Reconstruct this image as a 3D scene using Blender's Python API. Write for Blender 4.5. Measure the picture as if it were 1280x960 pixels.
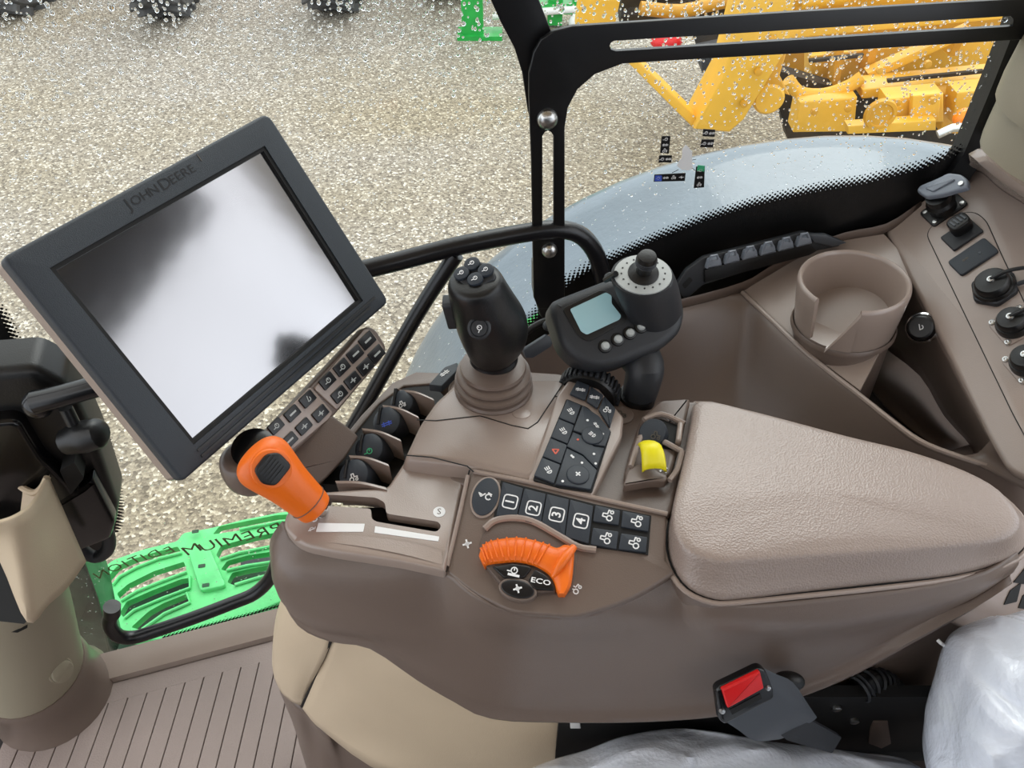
import bpy, bmesh, math, random
from mathutils import Vector, Matrix, noise
random.seed(7)
for o in list(bpy.data.objects): bpy.data.objects.remove(o)
S = bpy.context.scene
COL = S.collection
# ---------------- camera ----------------
CAM = Vector((0, 0, 1.3)); FPX = 1000.0; TILT = math.radians(45)
cd = bpy.data.cameras.new('camera'); cam = bpy.data.objects.new('camera', cd); COL.objects.link(cam)
cam.location = CAM; cam.rotation_euler = (math.radians(90) - TILT, 0, 0)
cd.sensor_fit = 'HORIZONTAL'; cd.sensor_width = 36; cd.lens = 36 * FPX / 1280; cd.clip_start = .02; cd.clip_end = 200
S.camera = cam
# ---------------- sky, exposure ----------------
S.view_settings.view_transform = 'Standard'; S.view_settings.look = 'None'; S.view_settings.gamma = 1
S.view_settings.use_curve_mapping = False; S.view_settings.exposure = 0.0
W = bpy.data.worlds.new('overcast'); S.world = W; W.use_nodes = True
nt = W.node_tree; nt.nodes.clear()
out = nt.nodes.new('ShaderNodeOutputWorld'); bg = nt.nodes.new('ShaderNodeBackground')
tc = nt.nodes.new('ShaderNodeTexCoord'); sp = nt.nodes.new('ShaderNodeSeparateXYZ')
cr = nt.nodes.new('ShaderNodeValToRGB'); cr.color_ramp.elements[0].position = 0.0; cr.color_ramp.elements[1].position = .7
cr.color_ramp.elements[0].color = (.80, .86, .94, 1); cr.color_ramp.elements[1].color = (1, 1.0, 1.0, 1)
nz = nt.nodes.new('ShaderNodeTexNoise'); nz.inputs['Scale'].default_value = 2.2; nz.inputs['Detail'].default_value = 4
mm = nt.nodes.new('ShaderNodeMapRange'); mm.inputs[1].default_value = .3; mm.inputs[2].default_value = .7; mm.inputs[3].default_value = 1.5; mm.inputs[4].default_value = 2.5
nt.links.new(tc.outputs['Generated'], sp.inputs[0]); nt.links.new(sp.outputs['Z'], cr.inputs[0])
nt.links.new(tc.outputs['Generated'], nz.inputs['Vector']); nt.links.new(nz.outputs[0], mm.inputs[0])
nt.links.new(cr.outputs[0], bg.inputs[0]); nt.links.new(mm.outputs[0], bg.inputs[1]); nt.links.new(bg.outputs[0], out.inputs[0])
sd = bpy.data.lights.new('sun', 'SUN'); sd.energy = 1.3; sd.angle = math.radians(40); sun = bpy.data.objects.new('sun', sd); COL.objects.link(sun)
sun.rotation_euler = (math.radians(-42), math.radians(15), 0)

# ---------------- rays ----------------
FW = Vector((0, math.cos(TILT), -math.sin(TILT))); UP = Vector((0, math.sin(TILT), math.cos(TILT))); RT = Vector((1, 0, 0))
def ray(px, py): return FW + RT * ((px - 640) / FPX) + UP * ((480 - py) / FPX)
def P(px, py, z=None, y=None, t=None):
    d = ray(px, py)
    if z is not None: t = (z - CAM.z) / d.z
    elif y is not None: t = (y - CAM.y) / d.y
    return CAM + d * t
def Pz(l): return [P(a, b, z=c) for a, b, c in l]

# ---------------- materials ----------------
def srgb(c): return tuple(((v / 255 / 12.92) if v / 255 <= .04045 else ((v / 255 + .055) / 1.055) ** 2.4) for v in c) + (1,)
MATS = {}
def mat(name, rgb, rough=.5, bump=0, bscale=500, var=0, vscale=8, metal=0, coat=0, spec=.5, emis=None, kind='noise', rgb2=None):
    m = bpy.data.materials.new(name); m.use_nodes = True; n = m.node_tree; b = n.nodes['Principled BSDF']
    c = srgb(rgb); b.inputs['Base Color'].default_value = c; b.inputs['Roughness'].default_value = rough
    b.inputs['Metallic'].default_value = metal; b.inputs['Coat Weight'].default_value = coat; b.inputs['Specular IOR Level'].default_value = spec
    t = n.nodes.new('ShaderNodeTexCoord')
    if var or rgb2:
        x = n.nodes.new('ShaderNodeTexNoise'); x.inputs['Scale'].default_value = vscale; x.inputs['Detail'].default_value = 6
        r = n.nodes.new('ShaderNodeValToRGB'); r.color_ramp.elements[0].position = .35; r.color_ramp.elements[1].position = .65
        c2 = srgb(rgb2) if rgb2 else tuple(v * (1 - var) for v in c[:3]) + (1,)
        r.color_ramp.elements[0].color = c2; r.color_ramp.elements[1].color = c
        n.links.new(t.outputs['Object'], x.inputs['Vector']); n.links.new(x.outputs[0], r.inputs[0]); n.links.new(r.outputs[0], b.inputs['Base Color'])
    if bump:
        if kind == 'voronoi':
            x = n.nodes.new('ShaderNodeTexVoronoi'); x.inputs['Scale'].default_value = bscale; o = x.outputs['Distance']
        else:
            x = n.nodes.new('ShaderNodeTexNoise'); x.inputs['Scale'].default_value = bscale; x.inputs['Detail'].default_value = 3; o = x.outputs[0]
        n.links.new(t.outputs['Object'], x.inputs['Vector'])
        bp = n.nodes.new('ShaderNodeBump'); bp.inputs['Strength'].default_value = bump; bp.inputs['Distance'].default_value = .002
        n.links.new(o, bp.inputs['Height']); n.links.new(bp.outputs[0], b.inputs['Normal'])
    if emis: b.inputs['Emission Color'].default_value = srgb(rgb); b.inputs['Emission Strength'].default_value = emis
    MATS[name] = m; return m
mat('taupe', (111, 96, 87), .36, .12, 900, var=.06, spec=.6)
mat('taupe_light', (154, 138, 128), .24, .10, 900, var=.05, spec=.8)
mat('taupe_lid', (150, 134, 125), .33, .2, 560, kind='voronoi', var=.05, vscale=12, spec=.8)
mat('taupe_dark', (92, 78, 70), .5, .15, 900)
mat('beige', (212, 193, 166), .45, .2, 700, var=.05)
mat('beige_grey', (150, 141, 122), .5, .1, 700)
mat('floor_mat', (152, 137, 131), .6, .3, 400, var=.12, vscale=5)
mat('groove', (34, 28, 27), .7)
mat('black', (12, 12, 13), .38, .1, 600)
mat('black_soft', (36, 38, 42), .5, .12, 900)
mat('black_gloss', (12, 12, 14), .22)
mat('black_paint', (10, 10, 12), .38)
mat('tube_black', (18, 18, 22), .3, .08, 300)
mat('bezel', (43, 49, 56), .5, .25, 1200)
mat('key', (44, 50, 58), .5, .1, 900)
mat('key_dark', (14, 14, 18), .3)
mat('dark', (8, 7, 7), .7)
mat('white', (232, 232, 232), .5)
mat('icon_dim', (84, 78, 70), .5)
mat('icon_red', (214, 92, 70), .5)
mat('icon_blue', (70, 96, 200), .5)
mat('icon_green', (60, 170, 120), .5)
mat('orange', (240, 112, 22), .38, .08, 500, var=.05)
mat('yellow_sw', (238, 224, 30), .4)
mat('red', (214, 22, 24), .35)
mat('steel', (200, 200, 198), .28, metal=1, bump=.2, bscale=200)
mat('chrome', (220, 220, 220), .12, metal=1)
mat('grey_dial', (176, 180, 178), .4)
mat('grey_clip', (118, 124, 134), .3)
mat('grey_plastic', (66, 70, 76), .4)
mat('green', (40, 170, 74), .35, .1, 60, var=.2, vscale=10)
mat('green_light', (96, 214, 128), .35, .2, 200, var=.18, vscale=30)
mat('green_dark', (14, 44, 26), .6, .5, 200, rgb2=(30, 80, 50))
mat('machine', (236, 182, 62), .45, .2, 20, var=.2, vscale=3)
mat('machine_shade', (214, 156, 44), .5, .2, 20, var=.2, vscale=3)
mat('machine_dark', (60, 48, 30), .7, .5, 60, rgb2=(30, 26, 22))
mat('lamp_orange', (255, 140, 20), .3)
mat('tyre', (88, 88, 90), .6, .3, 60, var=.35, vscale=20)
mat('fender', (104, 117, 128), .3, .35, 90, var=.12, vscale=14, coat=.3)  # black plastic; blue-grey sky reflection is put into the base colour
mat('lettering_dark', (16, 17, 20), .5)
mat('sticker_olive', (100, 108, 62), .5)
mat('black_glass', (22, 26, 24), .15, rgb2=(40, 60, 48), vscale=30)
mat('seat_foam', (190, 194, 204), .5, .4, 30)
def screen_mat():
    m = mat('screen', (26, 27, 30), .07, spec=1.0); b = m.node_tree.nodes['Principled BSDF']
    b.inputs['Coat Weight'].default_value = 0
    n = m.node_tree
    g = n.nodes.new('ShaderNodeBsdfGlossy'); g.inputs['Roughness'].default_value = .13; g.inputs['Color'].default_value = (.62, .62, .65, 1)
    mx = n.nodes.new('ShaderNodeMixShader'); mx.inputs[0].default_value = .62
    t = n.nodes.new('ShaderNodeTexCoord'); x = n.nodes.new('ShaderNodeTexNoise'); x.inputs['Scale'].default_value = 14; x.inputs['Detail'].default_value = 2
    bp = n.nodes.new('ShaderNodeBump'); bp.inputs['Strength'].default_value = .03; bp.inputs['Distance'].default_value = .01
    n.links.new(t.outputs['Object'], x.inputs['Vector']); n.links.new(x.outputs[0], bp.inputs['Height']); n.links.new(bp.outputs[0], g.inputs['Normal'])
    o = n.nodes['Material Output']; n.links.new(b.outputs[0], mx.inputs[1]); n.links.new(g.outputs[0], mx.inputs[2]); n.links.new(mx.outputs[0], o.inputs[0])
screen_mat()
def lcd_mat():
    m = mat('lcd', (158, 196, 204), .10, spec=.9)
lcd_mat()
def glass_mat():
    m = bpy.data.materials.new('glass'); m.use_nodes = True; n = m.node_tree; n.nodes.clear()
    o = n.nodes.new('ShaderNodeOutputMaterial'); tr = n.nodes.new('ShaderNodeBsdfTransparent'); tr.inputs[0].default_value = (.93, .97, .94, 1)
    g = n.nodes.new('ShaderNodeBsdfGlossy'); g.inputs['Roughness'].default_value = .02
    fr = n.nodes.new('ShaderNodeFresnel'); fr.inputs[0].default_value = 1.45; mx = n.nodes.new('ShaderNodeMixShader')
    n.links.new(fr.outputs[0], mx.inputs[0]); n.links.new(tr.outputs[0], mx.inputs[1]); n.links.new(g.outputs[0], mx.inputs[2]); n.links.new(mx.outputs[0], o.inputs[0])
    MATS['glass'] = m
glass_mat()
def drop_mat():
    m = bpy.data.materials.new('water_drop'); m.use_nodes = True; b = m.node_tree.nodes['Principled BSDF']
    b.inputs['Base Color'].default_value = (.95, .97, 1, 1); b.inputs['Transmission Weight'].default_value = 1; b.inputs['Roughness'].default_value = .02; b.inputs['IOR'].default_value = 1.33
    MATS['water_drop'] = m
drop_mat()
def film_mat():
    m = bpy.data.materials.new('plastic_film'); m.use_nodes = True; n = m.node_tree; b = n.nodes['Principled BSDF']
    b.inputs['Base Color'].default_value = srgb((226, 232, 243)); b.inputs['Roughness'].default_value = .3; b.inputs['Coat Weight'].default_value = .8; b.inputs['Coat Roughness'].default_value = .06
    t = n.nodes.new('ShaderNodeTexCoord')
    x = n.nodes.new('ShaderNodeTexNoise'); x.inputs['Scale'].default_value = 14; x.inputs['Detail'].default_value = 7; x.inputs['Distortion'].default_value = 1.2
    v = n.nodes.new('ShaderNodeTexVoronoi'); v.inputs['Scale'].default_value = 260
    ad = n.nodes.new('ShaderNodeMath'); ad.operation = 'MULTIPLY_ADD'; ad.inputs[1].default_value = .04
    n.links.new(t.outputs['Object'], x.inputs['Vector']); n.links.new(t.outputs['Object'], v.inputs['Vector'])
    n.links.new(v.outputs['Distance'], ad.inputs[0]); n.links.new(x.outputs[0], ad.inputs[2])
    bp = n.nodes.new('ShaderNodeBump'); bp.inputs['Strength'].default_value = .45; bp.inputs['Distance'].default_value = .014
    n.links.new(ad.outputs[0], bp.inputs['Height']); n.links.new(bp.outputs[0], b.inputs['Normal']); n.links.new(bp.outputs[0], b.inputs['Coat Normal'])
    MATS['plastic_film'] = m
film_mat()
def gravel_mat():
    m = bpy.data.materials.new('gravel'); m.use_nodes = True; n = m.node_tree; b = n.nodes['Principled BSDF']
    b.inputs['Roughness'].default_value = .7
    t = n.nodes.new('ShaderNodeTexCoord')
    v = n.nodes.new('ShaderNodeTexVoronoi'); v.inputs['Scale'].default_value = 78
    sc = n.nodes.new('ShaderNodeSeparateColor'); r = n.nodes.new('ShaderNodeValToRGB')
    els = r.color_ramp.elements; els[0].position = 0; els[0].color = srgb((110, 102, 93)); els[1].position = 1; els[1].color = srgb((236, 232, 226))
    for p, c in ((.3, (146, 137, 126)), (.6, (162, 153, 141)), (.85, (180, 171, 158))):
        e = els.new(p); e.color = srgb(c)
    n.links.new(t.outputs['Object'], v.inputs['Vector']); n.links.new(v.outputs['Color'], sc.inputs[0]); n.links.new(sc.outputs[0], r.inputs[0])
    # patches: pale grey against mossy yellow-brown
    x = n.nodes.new('ShaderNodeTexNoise'); x.inputs['Scale'].default_value = .55; x.inputs['Detail'].default_value = 5
    mp = n.nodes.new('ShaderNodeMapping'); mp.inputs['Scale'].default_value = (.5, 1.3, 1)
    r2 = n.nodes.new('ShaderNodeValToRGB'); r2.color_ramp.elements[0].position = .4; r2.color_ramp.elements[1].position = .62
    r2.color_ramp.elements[0].color = (1, 1, 1, 1); r2.color_ramp.elements[1].color = (.93, .88, .74, 1)
    mu = n.nodes.new('ShaderNodeMix'); mu.data_type = 'RGBA'; mu.blend_type = 'MULTIPLY'; mu.inputs[0].default_value = 1
    n.links.new(t.outputs['Object'], mp.inputs[0]); n.links.new(mp.outputs[0], x.inputs['Vector']); n.links.new(x.outputs[0], r2.inputs[0])
    n.links.new(r.outputs[0], mu.inputs[6]); n.links.new(r2.outputs[0], mu.inputs[7]); n.links.new(mu.outputs[2], b.inputs['Base Color'])
    bp = n.nodes.new('ShaderNodeBump'); bp.inputs['Strength'].default_value = .7; bp.inputs['Distance'].default_value = .02
    n.links.new(v.outputs['Distance'], bp.inputs['Height']); n.links.new(bp.outputs[0], b.inputs['Normal'])
    MATS['gravel'] = m
gravel_mat()

# ---------------- object helpers ----------------
def root_of(o):
    while o.parent: o = o.parent
    return o
def thing(name, label, cat, loc, group=None, kind=None):
    o = bpy.data.objects.new(name, None); o.empty_display_size = .02; COL.objects.link(o); o.location = loc
    if label: o['label'] = label; o['category'] = cat
    if group: o['group'] = group
    if kind: o['kind'] = kind
    return o
def obj(name, bm, m, parent=None, smooth=True, label=None, angle=35):
    me = bpy.data.meshes.new(name)
    if parent is not None:
        bmesh.ops.translate(bm, verts=bm.verts, vec=-root_of(parent).location)
        loc = None
    else:
        xs = [v.co for v in bm.verts]
        loc = Vector(((min(v.x for v in xs) + max(v.x for v in xs)) / 2, (min(v.y for v in xs) + max(v.y for v in xs)) / 2, min(v.z for v in xs)))
        bmesh.ops.translate(bm, verts=bm.verts, vec=-loc)
    bm.normal_update(); bm.to_mesh(me); bm.free()
    if smooth:
        for p in me.polygons: p.use_smooth = True
        try: me.set_sharp_from_angle(angle=math.radians(angle))
        except Exception: pass
    me.materials.append(MATS[m])
    o = bpy.data.objects.new(name, me); COL.objects.link(o)
    if parent is not None: o.parent = parent
    else: o.location = loc
    if label: o['label'] = label
    return o
def tag(o, label, cat, group=None, kind=None):
    if label: o['label'] = label
    if cat: o['category'] = cat
    if group: o['group'] = group
    if kind: o['kind'] = kind
    return o
def struct(o): o['kind'] = 'structure'; return o
BM = bmesh.new

def grid(bm, pts, closed_u=False, closed_v=False):
    R = len(pts); Cn = len(pts[0]); V = [[bm.verts.new(p) for p in row] for row in pts]
    for i in range(R if closed_v else R - 1):
        for j in range(Cn if closed_u else Cn - 1):
            a, b, c, d = V[i][j], V[i][(j + 1) % Cn], V[(i + 1) % R][(j + 1) % Cn], V[(i + 1) % R][j]
            try: bm.faces.new((a, b, c, d))
            except ValueError: pass
    return V
def cr1(pts, n, closed=False):
    L = len(pts); res = []
    segs = L if closed else L - 1
    for i in range(segs):
        if closed: p0, p1, p2, p3 = pts[(i - 1) % L], pts[i], pts[(i + 1) % L], pts[(i + 2) % L]
        else:
            p1, p2 = pts[i], pts[i + 1]; p0 = pts[i - 1] if i > 0 else p1 * 2 - p2; p3 = pts[i + 2] if i + 2 < L else p2 * 2 - p1
        for k in range(n):
            t = k / n
            res.append(.5 * ((2 * p1) + (p2 - p0) * t + (2 * p0 - 5 * p1 + 4 * p2 - p3) * t * t + (3 * p1 - p0 - 3 * p2 + p3) * t ** 3))
    if not closed: res.append(pts[-1].copy())
    return res
def patch(name, rows, nu, nv, m, parent, thick=.003, closed=False, toward=None, label=None, disp=None):
    rr = [cr1(r, nu, closed) for r in rows]
    cols = [cr1([rr[i][j] for i in range(len(rr))], nv) for j in range(len(rr[0]))]
    g = [[cols[j][i] for j in range(len(cols))] for i in range(len(cols[0]))]
    if disp: g = [[p + disp(p) for p in r] for r in g]
    bm = BM(); grid(bm, g, closed_u=closed); bm.normal_update()
    tw = toward if toward is not None else CAM
    s = sum((f.normal.dot(tw - f.calc_center_median())) * f.calc_area() for f in bm.faces)
    if s < 0: bmesh.ops.reverse_faces(bm, faces=bm.faces)
    o = obj(name, bm, m, parent, label=label, angle=60)
    if thick:
        md = o.modifiers.new('solid', 'SOLIDIFY'); md.thickness = thick; md.offset = -1
    return o

class Frame:
    def __init__(s, o, x, n):
        s.o = Vector(o); s.n = Vector(n).normalized(); x = Vector(x); s.x = (x - s.n * x.dot(s.n)).normalized(); s.y = s.n.cross(s.x)
    def px(s, a, b):
        d = ray(a, b); t = (s.o - CAM).dot(s.n) / d.dot(s.n); p = CAM + d * t - s.o
        return (p.dot(s.x), p.dot(s.y))
    def uv(s, p): p = Vector(p) - s.o; return (p.dot(s.x), p.dot(s.y))
    def w(s, u, v, h=0): return s.o + s.x * u + s.y * v + s.n * h
    def up(s, h): return Frame(s.o + s.n * h, s.x, s.n)
def frame3(a, b, c):
    "plane through three points, x axis a->b, normal towards the camera"
    n = (b - a).cross(c - a)
    if n.dot(CAM - a) < 0: n = -n
    return Frame(a, b - a, n)
def rounded(uv, r, seg=4):
    out = []; L = len(uv)
    for i in range(L):
        p = Vector(uv[i]); a = Vector(uv[i - 1]); b = Vector(uv[(i + 1) % L])
        ri = r[i] if isinstance(r, (list, tuple)) else r
        da = (a - p); db = (b - p); la, lb = da.length, db.length
        if ri <= 0 or la < 1e-6 or lb < 1e-6: out.append(tuple(p)); continue
        da.normalize(); db.normalize(); k = min(ri, la * .48, lb * .48)
        p1 = p + da * k; p2 = p + db * k
        for q in range(seg + 1):
            t = q / seg; out.append(tuple(p1 * (1 - t) ** 2 + p * 2 * t * (1 - t) + p2 * t * t))
    return out
def area(uv): return sum(uv[i][0] * uv[(i + 1) % len(uv)][1] - uv[(i + 1) % len(uv)][0] * uv[i][1] for i in range(len(uv))) / 2
def inset(uv, b):
    L = len(uv); sgn = 1 if area(uv) > 0 else -1; out = []
    for i in range(L):
        p = Vector(uv[i]); a = Vector(uv[i - 1]); c = Vector(uv[(i + 1) % L])
        e1 = (p - a); e2 = (c - p)
        if e1.length < 1e-9: e1 = e2
        if e2.length < 1e-9: e2 = e1
        e1.normalize(); e2.normalize()
        n1 = Vector((-e1.y, e1.x)) * sgn; n2 = Vector((-e2.y, e2.x)) * sgn; n = n1 + n2
        if n.length < .2: n = n1
        else: n.normalize()
        k = b / max(.5, n.dot(n1)); out.append(tuple(p + n * k))
    return out
def add_plate(bm, F, uv, h0, h1, b=0, holes=()):
    "extruded outline on a frame from height h0 to h1 with a rounded upper edge"
    uv = [tuple(p) for p in uv]
    if area(uv) < 0: uv = uv[::-1]
    def ring(pts, h): return [bm.verts.new(F.w(u, v, h)) for u, v in pts]
    def side(r0, r1):
        L = len(r0)
        for i in range(L):
            bm.faces.new((r0[i], r0[(i + 1) % L], r1[(i + 1) % L], r1[i]))
    bot = ring(uv, h0)
    if b > 0:
        prev = bot
        for k in range(0, 4):
            a = k / 3 * math.pi / 2
            r = ring(inset(uv, b * (1 - math.cos(a))) if k else uv, h1 - b + b * math.sin(a)); side(prev, r); prev = r
        top = prev
    else:
        top = ring(uv, h1); side(bot, top)
    if not holes:
        for loop in (top, bot[::-1]):
            try: bm.faces.new(loop)
            except ValueError: pass
    else:
        edges_t, edges_b = [], []
        def loop_edges(r):
            return [bm.edges.get((r[i], r[(i + 1) % len(r)])) or bm.edges.new((r[i], r[(i + 1) % len(r)])) for i in range(len(r))]
        edges_t += loop_edges(top); edges_b += loop_edges(bot)
        for h in holes:
            h = [tuple(p) for p in h]
            if area(h) < 0: h = h[::-1]
            t = ring(h, h1); bo = ring(h, h0)
            L = len(t)
            for i in range(L): bm.faces.new((t[i], t[(i + 1) % L], bo[(i + 1) % L], bo[i]))
            edges_t += loop_edges(t); edges_b += loop_edges(bo)
        bmesh.ops.triangle_fill(bm, use_beauty=True, use_dissolve=False, edges=edges_t)
        bmesh.ops.triangle_fill(bm, use_beauty=True, use_dissolve=False, edges=edges_b)
    return bm
def plate(name, F, pts, h0, h1, m, parent, b=0, r=0, holes=(), seg=4, uvs=False, label=None):
    uv = pts if uvs else [F.px(*p) for p in pts]
    if r: uv = rounded(uv, r, seg)
    bm = BM(); add_plate(bm, F, uv, h0, h1, b, holes)
    bmesh.ops.recalc_face_normals(bm, faces=bm.faces)
    return obj(name, bm, m, parent, label=label)
def rect(cx, cy, w, h, rot=0):
    c, s = math.cos(rot), math.sin(rot)
    return [(cx + a * c - b * s, cy + a * s + b * c) for a, b in ((-w / 2, -h / 2), (w / 2, -h / 2), (w / 2, h / 2), (-w / 2, h / 2))]
def circ(cx, cy, rx, ry=None, n=24, a0=0, a1=2 * math.pi):
    ry = ry or rx; full = abs(a1 - a0 - 2 * math.pi) < 1e-6
    return [(cx + rx * math.cos(a0 + (a1 - a0) * i / (n if full else n - 1)), cy + ry * math.sin(a0 + (a1 - a0) * i / (n if full else n - 1))) for i in range(n)]
def add_box(bm, F, cx, cy, w, h, h0, h1, rot=0, r=0, b=0):
    uv = rect(cx, cy, w, h, rot)
    if r: uv = rounded(uv, r, 3)
    add_plate(bm, F, uv, h0, h1, b)
def tube_pts(bm, pts, r, n=12, caps=True):
    "tube along 3D points; r number or list"
    L = len(pts); rings = []; prevx = None
    for i, p in enumerate(pts):
        d = (pts[min(i + 1, L - 1)] - pts[max(i - 1, 0)]).normalized()
        if prevx is None:
            x = d.cross(Vector((0, 0, 1)));
            if x.length < .1: x = d.cross(Vector((1, 0, 0)))
            x.normalize()
        else: x = (prevx - d * prevx.dot(d)).normalized()
        y = d.cross(x); prevx = x; ri = r[i] if isinstance(r, (list, tuple)) else r
        rings.append([bm.verts.new(p + (x * math.cos(2 * math.pi * k / n) + y * math.sin(2 * math.pi * k / n)) * ri) for k in range(n)])
    for a, b in zip(rings, rings[1:]):
        for k in range(n): bm.faces.new((a[k], a[(k + 1) % n], b[(k + 1) % n], b[k]))
    if caps: bm.faces.new(rings[0][::-1]); bm.faces.new(rings[-1])
def tube(name, pts, r, m, parent, n=14, smooth_n=0, label=None):
    if smooth_n:
        if isinstance(r, (list, tuple)): r = [lerp(r[i], r[min(i + 1, len(pts) - 1)], k / smooth_n) for i in range(len(pts) - 1) for k in range(smooth_n)] + [r[-1]]
        pts = cr1(pts, smooth_n)
    bm = BM(); tube_pts(bm, pts, r, n); bmesh.ops.recalc_face_normals(bm, faces=bm.faces)
    return obj(name, bm, m, parent, label=label)
def add_lathe(bm, F, cx, cy, prof, n=32, sx=1, sy=1):
    "profile (radius, height) turned about the frame normal"
    rings = []
    for r, h in prof:
        if r < 1e-6: rings.append([bm.verts.new(F.w(cx, cy, h))])
        else: rings.append([bm.verts.new(F.w(cx + sx * r * math.cos(2 * math.pi * k / n), cy + sy * r * math.sin(2 * math.pi * k / n), h)) for k in range(n)])
    for a, b in zip(rings, rings[1:]):
        for k in range(n):
            if len(a) == 1 and len(b) == 1: break
            if len(a) == 1: bm.faces.new((a[0], b[k], b[(k + 1) % n]))
            elif len(b) == 1: bm.faces.new((a[k], a[(k + 1) % n], b[0]))
            else: bm.faces.new((a[k], a[(k + 1) % n], b[(k + 1) % n], b[k]))
    return bm
def lathe(name, F, cx, cy, prof, m, parent, n=32, sx=1, sy=1, label=None):
    bm = BM(); add_lathe(bm, F, cx, cy, prof, n, sx, sy); bmesh.ops.recalc_face_normals(bm, faces=bm.faces)
    return obj(name, bm, m, parent, label=label)
def loft(name, rings, m, parent, n=3, nv=3, label=None, caps=True):
    "closed rings of points blended into one skin with capped ends"
    rr = [cr1(r, n, True) for r in rings]
    if nv > 1:
        cols = [cr1([r[j] for r in rr], nv) for j in range(len(rr[0]))]
        rr = [[c[i] for c in cols] for i in range(len(cols[0]))]
    bm = BM(); V = grid(bm, rr, closed_u=True)
    if caps: bm.faces.new(V[0][::-1]); bm.faces.new(V[-1])
    bmesh.ops.recalc_face_normals(bm, faces=bm.faces)
    return obj(name, bm, m, parent, label=label, angle=50)
def line(bm, F, a, b, w, h, th=.0003):
    a = Vector(a); b = Vector(b); d = b - a; L = d.length
    add_box(bm, F, (a.x + b.x) / 2, (a.y + b.y) / 2, L + w * .3, w, h, h + th, math.atan2(d.y, d.x))
def icon(name, F, cx, cy, s, kind, m, parent, rot=0, h=0):
    "little printed pictograms: strokes and rings"
    bm = BM(); c, sn = math.cos(rot), math.sin(rot)
    T = lambda u, v: (cx + (u * c - v * sn) * s, cy + (u * sn + v * c) * s)
    w = s * .16
    def ln(a, b, ww=1): line(bm, F, T(*a), T(*b), w * ww, h)
    def ring(x, y, r, a0=0, a1=360, k=10):
        pts = [(x + r * math.cos(math.radians(a0 + (a1 - a0) * i / k)), y + r * math.sin(math.radians(a0 + (a1 - a0) * i / k))) for i in range(k + 1)]
        for p, q in zip(pts, pts[1:]): ln(p, q)
    if kind == 'bars': ln((-.8, 0), (.8, 0), 2.2)
    elif kind == 'wide': ln((-.9, .15), (.9, .15)); ln((-.9, -.2), (.9, -.2)); ln((-.5, .4), (-.5, -.4)); ln((.4, .4), (.4, -.4))
    elif kind == 'ring': ring(0.1, 0, .45); ln((-.9, -.2), (-.4, -.2)); ln((.1, 0), (.1, .3))
    elif kind == 'cross': ln((-.8, 0), (.8, 0)); ln((0, -.5), (0, .5)); ln((-.3, .3), (.3, -.3))
    elif kind == 'wiper': ln((-.3, -.5), (.1, .6)); ring(.1, -.1, .4, 200, 400, 6)
    elif kind == 'play': ln((0, .5), (.5, 0)); ln((0, -.5), (.5, 0)); ln((0, .5), (0, -.5)); ln((-.8, 0), (-.3, 0))
    elif kind == 'tractor': ring(-.35, -.2, .35, k=8); ring(.5, -.35, .2, k=7); ln((-.3, .2), (-.3, .7)); ln((-.3, .7), (.1, .7)); ln((.1, .7), (.15, .15)); ln((.1, .15), (.7, .1)); ln((.7, .1), (.6, -.2))
    elif kind == 'lamp': ring(.2, 0, .38, -90, 90, 6); ln((.2, .38), (.2, -.38)); ln((-.1, .3), (-.7, .35)); ln((-.1, 0), (-.7, 0)); ln((-.1, -.3), (-.7, -.35))
    elif kind == 'triangle': ln((-.5, -.4), (.5, -.4), 1.4); ln((.5, -.4), (0, .5), 1.4); ln((0, .5), (-.5, -.4), 1.4)
    elif kind == 'plus': ln((-.5, 0), (.5, 0), 1.6); ln((0, -.5), (0, .5), 1.6)
    elif kind == 'dot': add_plate(bm, F, circ(cx, cy, s * .4, n=10), h, h + .0003)
    elif kind == 'fan': 
        for k in range(4): ln((0, 0), (.6 * math.cos(k * 1.57 + .5), .6 * math.sin(k * 1.57 + .5)), 1.5)
        ring(0, 0, .25, k=6)
    elif kind == 'auto': ln((-.9, .2), (-.5, -.2)); ln((-.5, -.2), (-.1, .3)); ln((-.3, 0), (-.9, .2)); ring(.4, 0, .35, 30, 330, 8); ln((.2, .5), (.7, .4))
    elif kind == 'turtle': ring(0, 0, .5, 0, 180, 6); ln((-.8, 0), (.8, 0), 1.5); ln((.7, 0), (.9, .3)); ln((-.4, 0), (-.4, -.3)); ln((.4, 0), (.4, -.3))
    bmesh.ops.recalc_face_normals(bm, faces=bm.faces)
    return obj(name, bm, m, parent, smooth=False)
def text_bm(bm, s, F, cx, cy, size, h=0, rot=0, th=.0004, mirror=False, sx=1.0, wfn=None, bold=.0):
    cu = bpy.data.curves.new('t', 'FONT'); cu.body = s; cu.size = 1; cu.align_x = 'CENTER'; cu.align_y = 'CENTER'; cu.resolution_u = 2; cu.offset = bold
    ob = bpy.data.objects.new('t', cu); COL.objects.link(ob); bpy.context.view_layer.update()
    me = ob.to_mesh(); c, sn = math.cos(rot), math.sin(rot); V = []
    vs = [(v.co.x, v.co.y) for v in me.vertices]; fs = [tuple(p.vertices) for p in me.polygons]
    ob.to_mesh_clear(); bpy.data.objects.remove(ob); bpy.data.curves.remove(cu)
    for x, y in vs:
        x *= size * sx; y *= size
        if mirror: x = -x
        u, v = cx + x * c - y * sn, cy + x * sn + y * c
        V.append(bm.verts.new(wfn(u, v, h) if wfn else F.w(u, v, h)))
    for f in fs:
        try: bm.faces.new([V[i] for i in f])
        except ValueError: pass
    return bm
def text(name, s, F, cx, cy, size, m, parent, **k):
    bm = BM(); text_bm(bm, s, F, cx, cy, size, **k)
    bmesh.ops.recalc_face_normals(bm, faces=bm.faces)
    return obj(name, bm, m, parent, smooth=False)
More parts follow.
